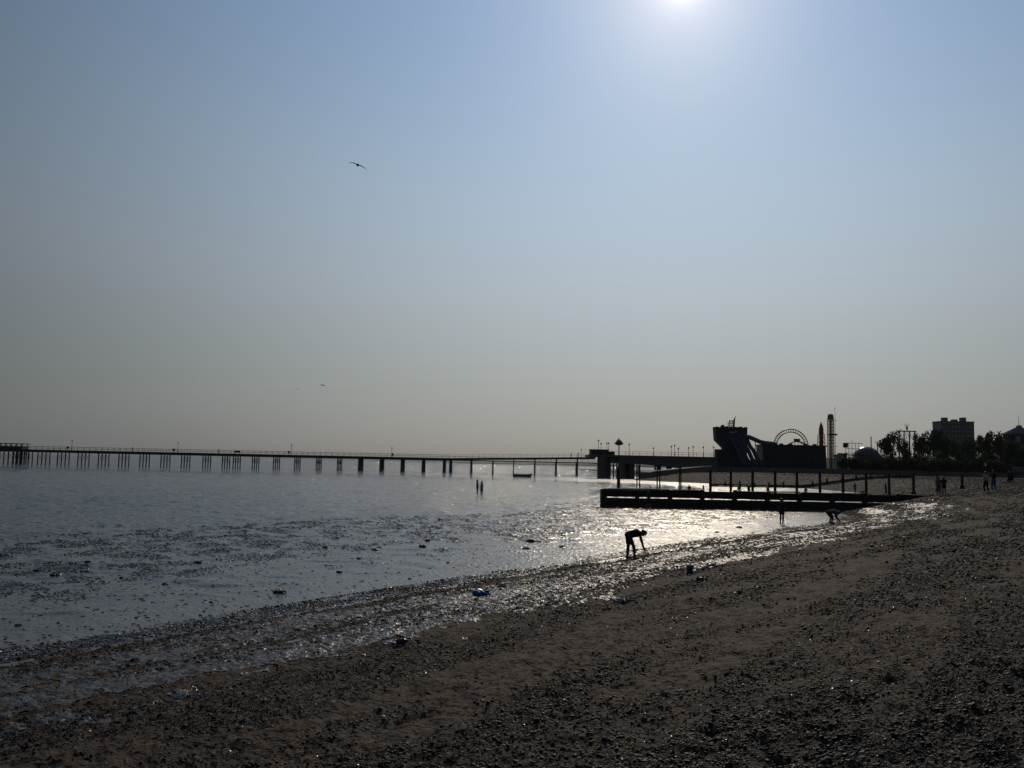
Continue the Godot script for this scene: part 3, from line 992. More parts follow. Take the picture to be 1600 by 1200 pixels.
func build_fair() -> void:
	var ground := 4.0
	# fortress slide tower
	var c := wp(1141, 714, FAIR)
	var o := thing("fortress_tower", "dark fortress ride tower with battlements, flared above a narrow waist", "tower", Vector3(c.x, ground, -FAIR))
	var st := begin()
	st.set_smooth_group(-1)
	var levels := [[-2.6, 5.0, 0.0], [-2.6, 5.3, 3.6], [-2.6, 5.2, 6.6], [-5.2, 5.3, 9.2], [-5.5, 5.3, 13.0]]
	for i in levels.size() - 1:
		var a: Array = levels[i]
		var b: Array = levels[i + 1]
		var d0 := 1.7 if i < 2 else 2.2
		var d1 := 1.7 if i < 1 else 2.2
		var p := []
		for l in [[a, d0], [b, d1]]:
			for s in [[0, 1], [1, 1], [1, -1], [0, -1]]: p.append(Vector3(l[0][s[0]], l[0][2], s[1] * l[1]))
		for k in 4:
			var k2 := (k + 1) % 4
			quad(st, p[k], p[k2], p[k2 + 4], p[k + 4])
		if i == levels.size() - 2: quad(st, p[4], p[5], p[6], p[7])
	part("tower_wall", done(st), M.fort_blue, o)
	for k in 7:
		for s in [-1, 1]: part("merlon", rough_box(Vector3(1.0, 0.9 + 0.25 * (k % 3 == 2 as int), 0.6), 40 + k, 0.06), M.fort_blue, o, Vector3(-5.0 + k * 1.64, 13.35, s * 1.9))
	part("turret", tube_mesh([Vector3(-2.8, 13.0, 1), Vector3(-2.8, 14.4, 1)], [0.7, 0.6], 8), M.fort_blue, o)
	st = begin()
	lattice(st, Vector3(0.4, 13.4, 0), 2.6, 0.9, 0.6, 3, 0.07)
	tube(st, [Vector3(-0.9, 15.0, 0), Vector3(1.6, 15.4, 0)], [0.09, 0.09], 5)
	tube(st, [Vector3(1.3, 13.6, 0), Vector3(1.4, 16.4, 0), Vector3(1.9, 17.6, 0)], [0.25, 0.3, 0.08], 6)
	tube(st, [Vector3(-1.0, 13.6, 0), Vector3(-1.1, 15.6, 0)], [0.08, 0.06], 5)
	part("roof_frame", done(st), M.iron, o)
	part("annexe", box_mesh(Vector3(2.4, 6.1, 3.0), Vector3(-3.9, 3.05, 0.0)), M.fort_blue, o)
	part("sign_plate", box_mesh(Vector3(1.6, 0.35, 0.1), Vector3(0.1, 11.9, 2.27)), M.white_paint, o)
	part("sign_plate", box_mesh(Vector3(0.5, 0.6, 0.1), Vector3(1.4, 12.1, 2.27)), M.white_paint, o)
	# lanes of the water slide, with humps
	for lane in 4:
		st = begin()
		var pts := []
		for i in 22:
			var t := i / 21.0
			pts.append(Vector3(-0.6 + lane * 1.5 + t * (4.2 + lane * 0.4), 11.2 * pow(1.0 - t, 1.25) + 0.7 * sin(t * 15.0) * t * (1.0 - t) * 2.0 + 0.9, 2.1 + t * 4.5))
		st.set_smooth_group(1)
		for i in pts.size() - 1:
			var side := Vector3(0.68, 0, 0)
			var up := Vector3(0, 0.28, 0)
			var p: Vector3 = pts[i]
			var q: Vector3 = pts[i + 1]
			quad(st, p - side, p + side, q + side, q - side)
			quad(st, p + side, p + side + up, q + side + up, q + side)
			quad(st, q - side, q - side + up, p - side + up, p - side)
			quad(st, q - side, q + side, q + side - Vector3.UP * 0.2, q - side - Vector3.UP * 0.2)
		part("slide_lane", done(st), M.slide_blue, o)
	# enclosed tube slide
	var ts := thing("tube_slide", "thick dark tube slide swooping down from the fortress tower", "slide", Vector3(0, 0, 0))
	var pts := []
	var rad := []
	for q in [[1163, 681], [1172, 683.5], [1180, 687], [1188, 690.5], [1196, 692.2], [1205, 693], [1214, 694.5]]:
		pts.append(wp(q[0], q[1], FAIR - 2.0))
		rad.append(0.75)
	part("tube", tube_mesh(pts, rad, 12), M.slide_green, ts)
	for q in [[1180, 690], [1196, 695], [1210, 697]]:
		var p := wp(q[0], q[1], FAIR - 2.0)
		part("support", tube_mesh([Vector3(p.x, ground, p.z), p], [0.16, 0.14], 6), M.iron, ts)
	# looping coaster
	var lc := wp(1236, 698.5, FAIR + 14.0)
	var lo := thing("coaster_loop", "round yellow roller coaster loop with two rails and many ties", "roller coaster", Vector3(lc.x, ground, lc.z))
	var cy := lc.y - ground
	var rails := [[], []]
	var ones := []
	for i in 65:
		var a := deg_to_rad(-48.0 + i * 276.0 / 64.0)
		var shift := (i / 64.0 - 0.5) * 2.2
		for k in 2: rails[k].append(Vector3(cos(a) * (6.4 - k * 1.05), cy + sin(a) * (6.4 - k * 1.05), shift))
		ones.append(0.19)
	for k in 2: part("rail", tube_mesh(rails[k], ones, 6), M.yellow_paint, lo)
	for i in range(0, 65, 2):
		part("tie", tube_mesh([rails[0][i], rails[1][i]], [0.12, 0.12], 4), M.yellow_paint, lo)
	for a in [195.0, 345.0]:
		var q := Vector3(cos(deg_to_rad(a)) * 6.0, cy + sin(deg_to_rad(a)) * 6.0, 0)
		part("column", tube_mesh([Vector3(q.x * 1.1, 0, -1.0), q], [0.2, 0.16], 6), M.yellow_paint, lo)
	part("station_hut", box_mesh(Vector3(1.2, 1.5, 2.0), Vector3(-6.9, cy - 0.2, 1.0)), M.slate, lo)
	# low hill of a second coaster in front
	var hc := thing("coaster_hump", "low arched coaster hump below the yellow loop", "roller coaster", Vector3(0, 0, 0))
	var hp := []
	var hr := []
	for i in 21:
		var t := i / 20.0
		hp.append(wp(1228 + t * 36, 696.5 - sin(t * PI) * 7.5 + t, FAIR + 6.0))
		hr.append(0.16)
	part("rail", tube_mesh(hp, hr, 6), M.iron, hc)
	var hp2 := []
	for p in hp: hp2.append(p + Vector3(0, -0.15, -1.0))
	part("rail", tube_mesh(hp2, hr, 6), M.iron, hc)
	for i in range(2, 20, 3): part("support", tube_mesh([Vector3(hp[i].x, ground, hp[i].z - 0.5), hp[i] - Vector3(0, 0.1, 0.5)], [0.1, 0.09], 5), M.iron, hc)
	var car := wp(1246, 689, FAIR + 5.5)
	part("car", rough_box(Vector3(2.0, 0.8, 1.1), 5, 0.04), M.grey_paint, hc, car + Vector3(0, 0.4, -0.5))
	# big dark ride hall below them
	var h0 := wp(1193, 694, FAIR - 4.0)
	var h1 := wp(1292, 694, FAIR - 4.0)
	var hall := thing("ride_hall", "long dark ride hall below the coaster loop", "building", Vector3((h0.x + h1.x) / 2, ground, -FAIR - 1.0))
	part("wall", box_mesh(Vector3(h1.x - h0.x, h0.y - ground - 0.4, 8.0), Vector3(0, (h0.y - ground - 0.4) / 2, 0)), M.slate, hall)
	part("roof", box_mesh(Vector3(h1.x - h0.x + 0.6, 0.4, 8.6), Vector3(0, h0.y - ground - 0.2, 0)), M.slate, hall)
	for k in 11: part("rib", box_mesh(Vector3(0.3, h0.y - ground - 0.5, 0.25), Vector3(-10.0 + k * 2.0, (h0.y - ground - 0.5) / 2, 4.12)), M.slate, hall)
	for k in 5: part("roof_vent", box_mesh(Vector3(1.0, 0.5, 1.2), Vector3(-8.5 + k * 4.1 + (k % 2) * 0.9, h0.y - ground + 0.25, 1.0)), M.slate, hall)
	# perimeter fence
	var fx0 := wp(1118, 720, FAIR - 9.0).x
	var fx1 := wp(1305, 720, FAIR - 9.0).x
	var fence := thing("perimeter_fence", "dark boarded perimeter fence along the foot of the fortress", "fence", Vector3(0, ground, -FAIR + 4.5))
	var n := int((fx1 - fx0) / 2.4)
	var board := box_mesh(Vector3(2.34, 2.5, 0.08))
	for k in n:
		part("panel", board, M.fort_blue, fence, Vector3(fx0 + 1.2 + k * 2.4, 1.3 + 0.1 * sin(k * 2.1), 0))
		part("post", box_mesh(Vector3(0.14, 2.9, 0.16), Vector3(0, 1.45, 0)), M.timber, fence, Vector3(fx0 + k * 2.4, 0, 0.03))
	# red-topped rocket tower
	var rc := wp(1283.3, 694, FAIR + 8.0)
	var rk := thing("rocket_tower", "slim helter-skelter tower with pointed red top and flared lattice", "tower", Vector3(rc.x, ground, rc.z))
	var base := rc.y - ground
	st = begin()
	lattice(st, Vector3(0, 0, 0), base + 3.5, 1.4, 0.85, 8, 0.08)
	part("lattice", done(st), M.yellow_paint, rk)
	st = begin()
	lathe(st, [Vector2(0.75, base - 4.0), Vector2(0.7, base + 3.2), Vector2(0.85, base + 3.6), Vector2(0.8, base + 5.2), Vector2(0.55, base + 6.6), Vector2(0.15, base + 7.5), Vector2(0.0, base + 8.3)], 14)
	part("cone", done(st), M.red_paint, rk)
	# drop tower
	var dc := wp(1298.3, 705, FAIR + 2.0)
	var dtop := wp(1298.3, 646.5, FAIR + 2.0).y - ground
	var dr := thing("drop_tower", "tall square lattice drop tower with solid cap", "tower", Vector3(dc.x, ground, dc.z))
	st = begin()
	lattice(st, Vector3.ZERO, dtop - 1.6, 0.8, 0.8, 16, 0.1)
	part("lattice", done(st), M.yellow_paint, dr)
	part("mast", tube_mesh([Vector3.ZERO, Vector3(0, dtop - 1.0, 0)], [0.3, 0.3], 8), M.iron, dr)
	st = begin()
	lathe(st, [Vector2(1.0, dtop - 2.0), Vector2(1.05, dtop - 0.8), Vector2(0.8, dtop - 0.2), Vector2(0.0, dtop)], 10)
	part("cap", done(st), M.grey_paint, dr)
	part("gondola", box_mesh(Vector3(2.6, 0.5, 2.6), Vector3(0.55, wp(1298, 679, FAIR + 2.0).y - ground, 0)), M.iron, dr)
	var am := wp(1304.5, 637, FAIR + 16.0)
	var an := thing("antenna_mast", "very thin antenna mast standing behind the drop tower", "mast", Vector3(am.x, ground, am.z))
	part("pole", tube_mesh([Vector3.ZERO, Vector3(0, am.y - ground, 0)], [0.12, 0.05], 5), M.iron, an)
	part("tip", tube_mesh([Vector3(0, am.y - ground - 0.4, 0), Vector3(0, am.y - ground + 0.1, 0)], [0.16, 0.1], 6), M.iron, an)
	for yy in [657, 679, 698]:
		part("arm", tube_mesh([Vector3(0, wp(1304, yy, FAIR + 16.0).y - ground, 0), Vector3(0.8, wp(1304, yy, FAIR + 16.0).y - ground + 0.1, 0)], [0.06, 0.08], 5), M.iron, an)
	# pale cabins
	for q in [[1307.0, 711.0, 5.5, "tall pale ticket cabin beside the foot of the drop tower"], [1316.0, 709.0, 11.0, "wide pale ticket cabin between drop tower and shiny dome"]]:
		var p := wp(q[0], q[1], FAIR + 3.0)
		var k := thing("ticket_cabin", q[3], "cabin", Vector3(p.x, ground, p.z))
		var w: float = q[2] * 0.22
		part("wall", box_mesh(Vector3(w, p.y - ground, 2.4), Vector3(0, (p.y - ground) / 2, 0)), M.white_paint, k)
		part("roof", box_mesh(Vector3(w + 0.3, 0.2, 2.8), Vector3(0, p.y - ground + 0.1, 0)), M.slate, k)
		part("hatch", box_mesh(Vector3(w * 0.6, 1.0, 0.06), Vector3(0, 2.2, 1.22)), M.slate, k)
	# scaffold ride
	var s0 := wp(1321, 707, FAIR)
	var s1 := wp(1347, 692, FAIR)
	var sr := thing("scaffold_ride", "open scaffold ride platform with thin posts beside the dome", "ride", Vector3(s0.x, ground, s0.z))
	var sw := s1.x - s0.x
	var sh := s1.y - ground
	for k in 6: part("post", tube_mesh([Vector3(sw * k / 5.0, 0, 0), Vector3(sw * k / 5.0, sh + (0.8 if k == 2 else 0.0), 0)], [0.09, 0.07], 5), M.iron, sr)
	for h in [0.62, 0.78, 0.98]: part("rail", tube_mesh([Vector3(0, sh * h, 0), Vector3(sw, sh * h, 0)], [0.09, 0.09], 5), M.iron, sr)
	part("platform", box_mesh(Vector3(sw, 0.35, 3.0), Vector3(sw / 2, sh * 0.55, -1.2)), M.slate, sr)
	part("hopper", rough_box(Vector3(1.4, 1.6, 1.2), 9, 0.1), M.slate, sr, Vector3(0.2, sh * 0.9, -0.4))
	# shiny dome
	var dm := wp(1354, 720, FAIR + 7.0)
	var dome := thing("dome", "shiny grey dome roof among the dark rides", "dome", Vector3(dm.x, ground, dm.z))
	st = begin()
	var prof := []
	for i in 10:
		var a := PI / 2 * i / 9.0
		prof.append(Vector2(cos(a) * 4.9, 3.4 + sin(a) * (wp(1354, 697.5, FAIR + 7.0).y - ground - 3.4)))
	lathe(st, [Vector2(4.9, 0.0), Vector2(4.9, 3.4)], 28)
	part("drum", done(st), M.slate, dome)
	st = begin()
	lathe(st, prof, 28)
	part("skin", done(st), M.dome_skin, dome)
	for q in [[1361.0, 683.0, "black pole rising behind the shiny dome"], [1371.0, 691.0, "short lamp with bent head beside the shiny dome"]]:
		var p := wp(q[0], q[1], FAIR - 3.0)
		var k := thing("pole", q[2], "pole", Vector3(p.x, ground, p.z))
		part("shaft", tube_mesh([Vector3.ZERO, Vector3(0, p.y - ground, 0)], [0.2, 0.16], 6), M.iron, k)
		part("head", box_mesh(Vector3(0.9, 0.2, 0.3), Vector3(-0.35, p.y - ground, 0)) if q[0] > 1365 else tube_mesh([Vector3(0, p.y - ground - 0.3, 0), Vector3(0, p.y - ground + 0.15, 0)], [0.24, 0.12], 6), M.iron, k)
	# swing frame with a spray of antennas
	var b0 := wp(1404, 673.5, FAIR + 8.0)
	var b1 := wp(1430, 674.5, FAIR + 8.0)
	var sf := thing("swing_frame", "tall dark swing frame with flat top beam among trees", "ride", Vector3(b0.x, ground, b0.z))
	var bw := b1.x - b0.x
	part("beam", rough_box(Vector3(bw + 0.6, 0.4, 0.6), 2, 0.03), M.iron, sf, Vector3(bw / 2, b0.y - ground, 0))
	for x in [0.2, bw * 0.33, bw * 0.66, bw - 0.2]: part("leg", tube_mesh([Vector3(x - 0.2, 0, 0), Vector3(x, b0.y - ground, 0)], [0.3, 0.2], 6), M.iron, sf)
	for k in 5: part("spray", tube_mesh([Vector3(bw * 0.52, b0.y - ground, 0), Vector3(bw * 0.5 + (k - 2) * 0.22, b0.y - ground + 1.6, 0), Vector3(bw * 0.5 + (k - 2) * 0.5, b0.y - ground + 2.9 - absf(k - 2) * 0.25, 0.1 * k)], [0.09, 0.07, 0.05], 5), M.iron, sf)
	for k in 3: part("seat_arm", tube_mesh([Vector3(bw * (0.4 + k * 0.14), b0.y - ground - 0.2, 0), Vector3(bw * (0.46 + k * 0.14), b0.y - ground - 2.6, 0.4)], [0.08, 0.1], 5), M.iron, sf)

# ------------------------------------------------------------------ trees and town
func crown_mesh(seed_: int, n: int) -> ArrayMesh:
	# leaf sprays spread through several lobes of a crown about 2 wide and 2 tall, its foot at the origin
	var r := RandomNumberGenerator.new()
	r.seed = seed_
	var lobes := []
	for k in 9:
		var a := r.randf() * TAU
		var q := r.randf_range(0.15, 0.72)
		lobes.append([Vector3(cos(a) * q, r.randf_range(0.45, 1.6), sin(a) * q), r.randf_range(0.28, 0.52)])
	var st := begin()
	st.set_smooth_group(-1)
	for i in n:
		var l: Array = lobes[r.randi() % lobes.size()]
		var d := Vector3(r.randfn(), r.randfn(), r.randfn()).normalized()
		var p: Vector3 = l[0] + d * l[1] * pow(r.randf(), 0.4)
		var s := r.randf_range(0.05, 0.11)
		var b := Basis.from_euler(Vector3(r.randf() * TAU, r.randf() * TAU, r.randf() * TAU))
		var tip := p + b * Vector3(0, s * 1.8, 0)
		var le := p + b * Vector3(-s * 0.7, s * 0.8, s * 0.25)
		var re := p + b * Vector3(s * 0.7, s * 0.8, s * 0.25)
		for q in [p, le, tip, p, tip, re]: st.add_vertex(q)
	return done(st)

func build_town() -> void:
	var crowns := []
	for k in 4: crowns.append(crown_mesh(100 + k, 1500))
	var trunk := begin()
	tube(trunk, [Vector3.ZERO, Vector3(0.03, 0.9, 0), Vector3(-0.02, 1.6, 0.02)], [0.09, 0.06, 0.03], 7)
	for k in 5:
		var a := TAU * k / 5.0
		tube(trunk, [Vector3(0, 0.7 + k * 0.1, 0), Vector3(cos(a) * 0.25, 1.0 + k * 0.12, sin(a) * 0.25), Vector3(cos(a) * 0.5, 1.3 + k * 0.12, sin(a) * 0.5)], [0.035, 0.024, 0.012], 5)
	var trunk_mesh := done(trunk)
	# px of the middle, px of the top, width in px, depth
	var spots := [[1392, 671, 22, 318], [1385, 681, 12, 312], [1412, 680, 16, 322], [1436, 671, 18, 322], [1449, 670, 22, 326], [1462, 667, 20, 330], [1475, 674, 18, 322], [1498, 684, 26, 326], [1514, 682, 22, 322], [1529, 676, 14, 330], [1541, 674, 18, 322], [1554, 668, 26, 328], [1563, 673, 16, 318], [1578, 686, 18, 316], [1597, 690, 20, 314], [1622, 672, 30, 330], [1655, 666, 34, 335]]
	var i := 0
	for s in spots:
		var top := wp(s[0], s[1], s[3])
		var foot := Vector3(top.x, 4.0, top.z)
		var tall := top.y - 4.0
		var wide: float = s[2] * s[3] / FOCAL / 2.0
		var label: String = ["broad dark tree with full crown on the promenade bank", "loose airy tree with gaps in its crown on the promenade bank"][i % 2]
		var o := thing("tree", label, "tree", foot, i * 1.7, "trees behind the promenade")
		part("crown", crowns[i % 4], M["leaf_%d" % (i % 3)], o).scale = Vector3(wide * 1.75, tall * 0.37, wide * 1.5)
		o.get_child(0).position.y = tall * 0.27
		part("trunk", trunk_mesh, M.bark, o).scale = Vector3(wide, tall * 0.5, wide)
		i += 1
	# bushes and hedges along the promenade
	var k := 0
	for row in [[1318, 713, 303.5], [1376, 704, 313.0]]:
		var px: float = row[0]
		while px < 1680.0:
			var w := rng.randf_range(16, 26)
			var p := wp(px, row[1] + rng.randf_range(-3, 4) - (6.0 if px > 1480 and row[2] > 310 else 0.0), row[2])
			var o := thing("bush", "dense dark bush in the hedge line along the promenade", "bush", Vector3(p.x, 4.0, p.z + rng.randf_range(-2, 2)), rng.randf() * TAU, "bushes along the promenade")
			part("foliage", crowns[k % 4], M["leaf_%d" % ((k + 1) % 3)], o, Vector3(0, -0.5, 0)).scale = Vector3(w * 0.15, (p.y - 3.5) * 0.5, w * 0.15)
			part("stem", trunk_mesh, M.bark, o).scale = Vector3(1.0, 1.6, 1.0)
			px += w * 0.8
			k += 1
	# garden wall below the hedge
	var gw := thing("garden_wall", "long dark brick wall below the promenade hedge", "wall", Vector3(wp(1330, 730, 304.0).x, 4.0, -304.5))
	for j in 36:
		part("panel", box_mesh(Vector3(2.96, 2.2, 0.3), Vector3(1.5, 1.1, 0)), M.brick, gw, Vector3(j * 3.0, 0, 0))
		part("pier", box_mesh(Vector3(0.4, 2.5, 0.42), Vector3(0, 1.25, 0)), M.brick, gw, Vector3(j * 3.0, 0, 0))
	# apartment block
	var a0 := wp(1470, 659, 600.0)
	var a1 := wp(1522, 659, 600.0)
	var ap := thing("apartment_block", "grey slab apartment block with roof huts rising behind the trees", "building", Vector3((a0.x + a1.x) / 2, 8.0, -600.0))
	var aw := a1.x - a0.x
	var ah := a0.y - 8.0
	part("wall", box_mesh(Vector3(aw, ah, 12.0), Vector3(0, ah / 2, -6)), M.pale_stone, ap)
	part("parapet", box_mesh(Vector3(aw + 0.5, 0.6, 12.5), Vector3(0, ah + 0.3, -6)), M.dark_concrete, ap)
	for h in [[1481.0, 6.5, 653.5], [1496.5, 7.0, 656.5], [1510.0, 6.5, 653.5]]:
		var p := wp(h[0], h[2], 600.0)
		part("roof_hut", box_mesh(Vector3(h[1] * 0.43, p.y - a0.y + 0.1, 4.0), Vector3(p.x - (a0.x + a1.x) / 2, ah + 0.6 + (p.y - a0.y) / 2, -5)), M.dark_concrete, ap)
	for fl in 8:
		for col in 9:
			var wn := part("window", box_mesh(Vector3(1.5, 1.4, 0.12)), M.window_glass, ap, Vector3(-aw / 2 + 1.6 + col * (aw - 3.2) / 8.0, ah - 1.9 - fl * 2.9, 0.02))
			if fl < 4: part("sill", box_mesh(Vector3(1.7, 0.12, 0.25), Vector3(0, -0.78, 0.06)), M.concrete, wn)
	# pavilion with conical roof
	var pa := wp(1592, 665, 330.0)
	var pe := wp(1592, 678, 330.0)
	var pv := thing("pavilion", "pavilion with low conical roof and flagpole beside the trees", "building", Vector3(pa.x, 4.0, pa.z))
	var py := pe.y - 4.0
	var st := begin()
	lathe(st, [Vector2(5.0, 0), Vector2(5.0, py)], 16)
	part("wall", done(st), M.stone, pv)
	st = begin()
	lathe(st, [Vector2(6.0, py - 0.25), Vector2(6.0, py), Vector2(1.0, pa.y - 4.0 - 0.6), Vector2(1.0, pa.y - 4.0), Vector2(0.0, pa.y - 3.8)], 16)
	part("roof", done(st), M.grey_paint, pv)
	part("flagpole", tube_mesh([Vector3(0, pa.y - 4.0, 0), Vector3(0, wp(1592, 650, 330.0).y - 4.0, 0)], [0.1, 0.05], 5), M.iron, pv)
	for j in 10:
		var a := TAU * j / 16.0 - 0.2
		part("window", box_mesh(Vector3(1.0, 2.2, 0.1)), M.white_paint if j % 3 == 0 else M.window_glass, pv, Vector3(cos(a) * 5.0, py - 2.0, sin(a) * 5.0), Vector3(0, PI / 2 - a, 0))
	# street lamps on the promenade
	for q in [[1500.0, 678.0], [1568.0, 684.0]]:
		var p := wp(q[0], q[1], 304.0)
		lamp_post(q[0], Vector3(p.x, 4.0, p.z), p.y - 4.0, "tall street lamp standing in front of the promenade hedge", "street lamps on the promenade")
	# parked van with shiny roof
	var vn := wp(1585, 704, 303.0)
	var van := thing("parked_van", "pale van parked on the promenade with sun on its roof", "van", Vector3(vn.x, 4.0, -300.0), 0.25)
	st = begin()
	extrude(st, PackedVector2Array([Vector2(-2.4, 0.45), Vector2(2.4, 0.45), Vector2(2.4, 1.1), Vector2(1.6, 1.25), Vector2(1.1, 2.1), Vector2(-2.3, 2.2), Vector2(-2.4, 2.0)]), 1.9)
	part("body", done(st), M.grey_paint, van)
	part("windscreen", box_mesh(Vector3(0.08, 0.9, 1.6)), M.window_glass, van, Vector3(1.4, 1.68, 0), Vector3(0, 0, 0.53))
	part("side_window", box_mesh(Vector3(1.2, 0.6, 0.06)), M.window_glass, van, Vector3(0.4, 1.65, 0.96))
	for x in [-1.5, 1.5]:
		for s in [-1, 1]:
			var wh := part("wheel", tube_mesh([Vector3(0, 0, -0.12), Vector3(0, 0, 0.12)], [0.36, 0.36], 14), M.black_cloth, van, Vector3(x, 0.36, 0.86 * s))
			part("rim", tube_mesh([Vector3(0, 0, -0.125), Vector3(0, 0, 0.125)], [0.2, 0.2], 10), M.grey_paint, wh)

# ------------------------------------------------------------------ groynes
func build_groynes() -> void:
	var z := 80.0
	var x0 := wp(945, 775, z).x
	var top := 1.6
	var o := thing("timber_groyne", "long low timber groyne of black boards with one open slit", "groyne", Vector3(x0, 0, -z))
	var bay := 2.9
	var variants := []
	for k in 3: variants.append(rough_box(Vector3(bay - 0.03, 0.33, 0.11), 60 + k, 0.04))
	for b in 14:
		for r in 5:
			var y: float = [0.12, 0.42, 0.72, 1.13, 1.43][r]
			part("board", variants[(b + r) % 3], M.wet_timber if r < 3 else M.timber, o, Vector3((b + 0.5) * bay, y, 0.01 * ((b * 3 + r) % 3)), Vector3(0, 0, 0.007 * sin(b * 7.0 + r * 3.0)))
		if b % 5 != 3: part("cap_rail", rough_box(Vector3(bay - 0.02, 0.12, 0.3), 70 + b, 0.05), M.timber, o, Vector3((b + 0.5) * bay, top + 0.06 + 0.03 * sin(b * 2.7), 0), Vector3(0, 0, 0.012 * sin(b * 4.1)))
	var post := rough_box(Vector3(0.32, 3.0, 0.3), 81, 0.04)
	for b in 15: part("post", post, M.wet_timber, o, Vector3(b * bay, 0.2 + 0.09 * sin(b * 5.0), 0.24), Vector3(0.02 * sin(b * 3.0), 0.1 * b, 0.03 * sin(b * 2.3)))
	for b in 14: part("rear_post", post, M.wet_timber, o, Vector3(b * bay, 0.05, -0.26))
	# strut timbers at the seaward end
	part("end_board", rough_box(Vector3(0.3, 1.7, 0.9), 91, 0.05), M.wet_timber, o, Vector3(-0.25, 0.8, -0.1))
	# tall posts standing in a row beyond the groyne
	var zp := 110.0
	var tops := {1110: 734, 1142: 735, 1176: 735.5, 1211: 736, 1245: 737, 1281: 738, 1317: 739, 1353: 739, 1389: 740, 1427: 739, 1465: 740, 1503: 742}
	for px in tops:
		var t := wp(px, tops[px], zp)
		var g := land(t.x, zp)
		var p := thing("groyne_post", "thick weathered timber post standing in the row beyond the groyne", "post", Vector3(t.x, g, -zp), 0.0, "row of tall posts beyond the groyne")
		part("shaft", rough_box(Vector3(0.3, t.y - g + 0.5, 0.3), px, 0.05), M.timber, p, Vector3(0, (t.y - g - 0.5) / 2, 0))
		var collar := begin()
		lathe(collar, [Vector2(0.3, 0.0), Vector2(0.32, 0.35), Vector2(0.2, 0.5)], 8)
		part("foot_collar", done(collar), M.wet_timber, p)
	for px in [[995.5, 731.0], [999.8, 727.0], [1027.0, 727.0], [1031.0, 725.5], [1061.5, 729.0], [1064.0, 729.0]]:
		var t := wp(px[0], px[1], zp + 2.0)
		var g := mud_smooth(t.x, zp + 2.0, across(t.x, zp + 2.0))
		var p := thing("thin_post", "thin timber post standing in pairs in the shallows beyond the groyne", "post", Vector3(t.x, g, -zp - 2.0), 0.0, "pairs of thin posts in the shallows")
		part("shaft", rough_box(Vector3(0.15, t.y - g + 0.6, 0.15), int(px[0]), 0.06), M.timber, p, Vector3(0, (t.y - g - 0.6) / 2, 0))
		part("cap", rough_box(Vector3(0.2, 0.12, 0.2), 3, 0.05), M.iron, p, Vector3(0, t.y - g + 0.02, 0))
	# beacon
	var bt := wp(967.3, 683.5, zp)
	var bc := thing("beacon", "beacon pole with dark green cone topmark in the shallows", "beacon", Vector3(bt.x, 0, -zp))
	part("pile", tube_mesh([Vector3(0, -1, 0), Vector3(0, 2.9, 0), Vector3(0, 3.6, 0)], [0.24, 0.2, 0.15], 8), M.wet_timber, bc)
	part("pole", tube_mesh([Vector3(0, 3.4, 0), Vector3(0, bt.y - 0.9, 0)], [0.08, 0.065], 8), M.iron, bc)
	var st := begin()
	lathe(st, [Vector2(0.0, bt.y - 0.98), Vector2(0.3, bt.y - 0.95), Vector2(0.56, bt.y - 0.8), Vector2(0.56, bt.y - 0.76), Vector2(0.0, bt.y)], 18)
	part("cone_topmark", done(st), M.green_paint, bc)
	# farther groyne, climbing the beach
	var fg := thing("far_groyne", "low groyne of dark boards climbing the beach beyond the tall posts", "groyne", Vector3(0, 0, 0))
	for k in 14:
		var xa := 40.0 + k * 2.9
		var a := Vector3(xa, land(xa, 178.0) + 0.55, -178.0)
		var b := Vector3(xa + 2.9, land(xa + 2.9, 178.0) + 0.55, -178.0)
		var turn := atan2(b.y - a.y, b.x - a.x)
		var long := a.distance_to(b)
		for r in 3: part("board", rough_box(Vector3(long + 0.02, 0.3, 0.12), 200 + k, 0.04), M.timber, fg, (a + b) / 2 + Vector3(0, -0.16 - r * 0.32, 0), Vector3(0, 0, turn))
		part("post", rough_box(Vector3(0.34, 2.0, 0.34), 300 + k, 0.05), M.timber, fg, a + Vector3(0, -0.7 + 0.15 * (k % 3), -0.24))

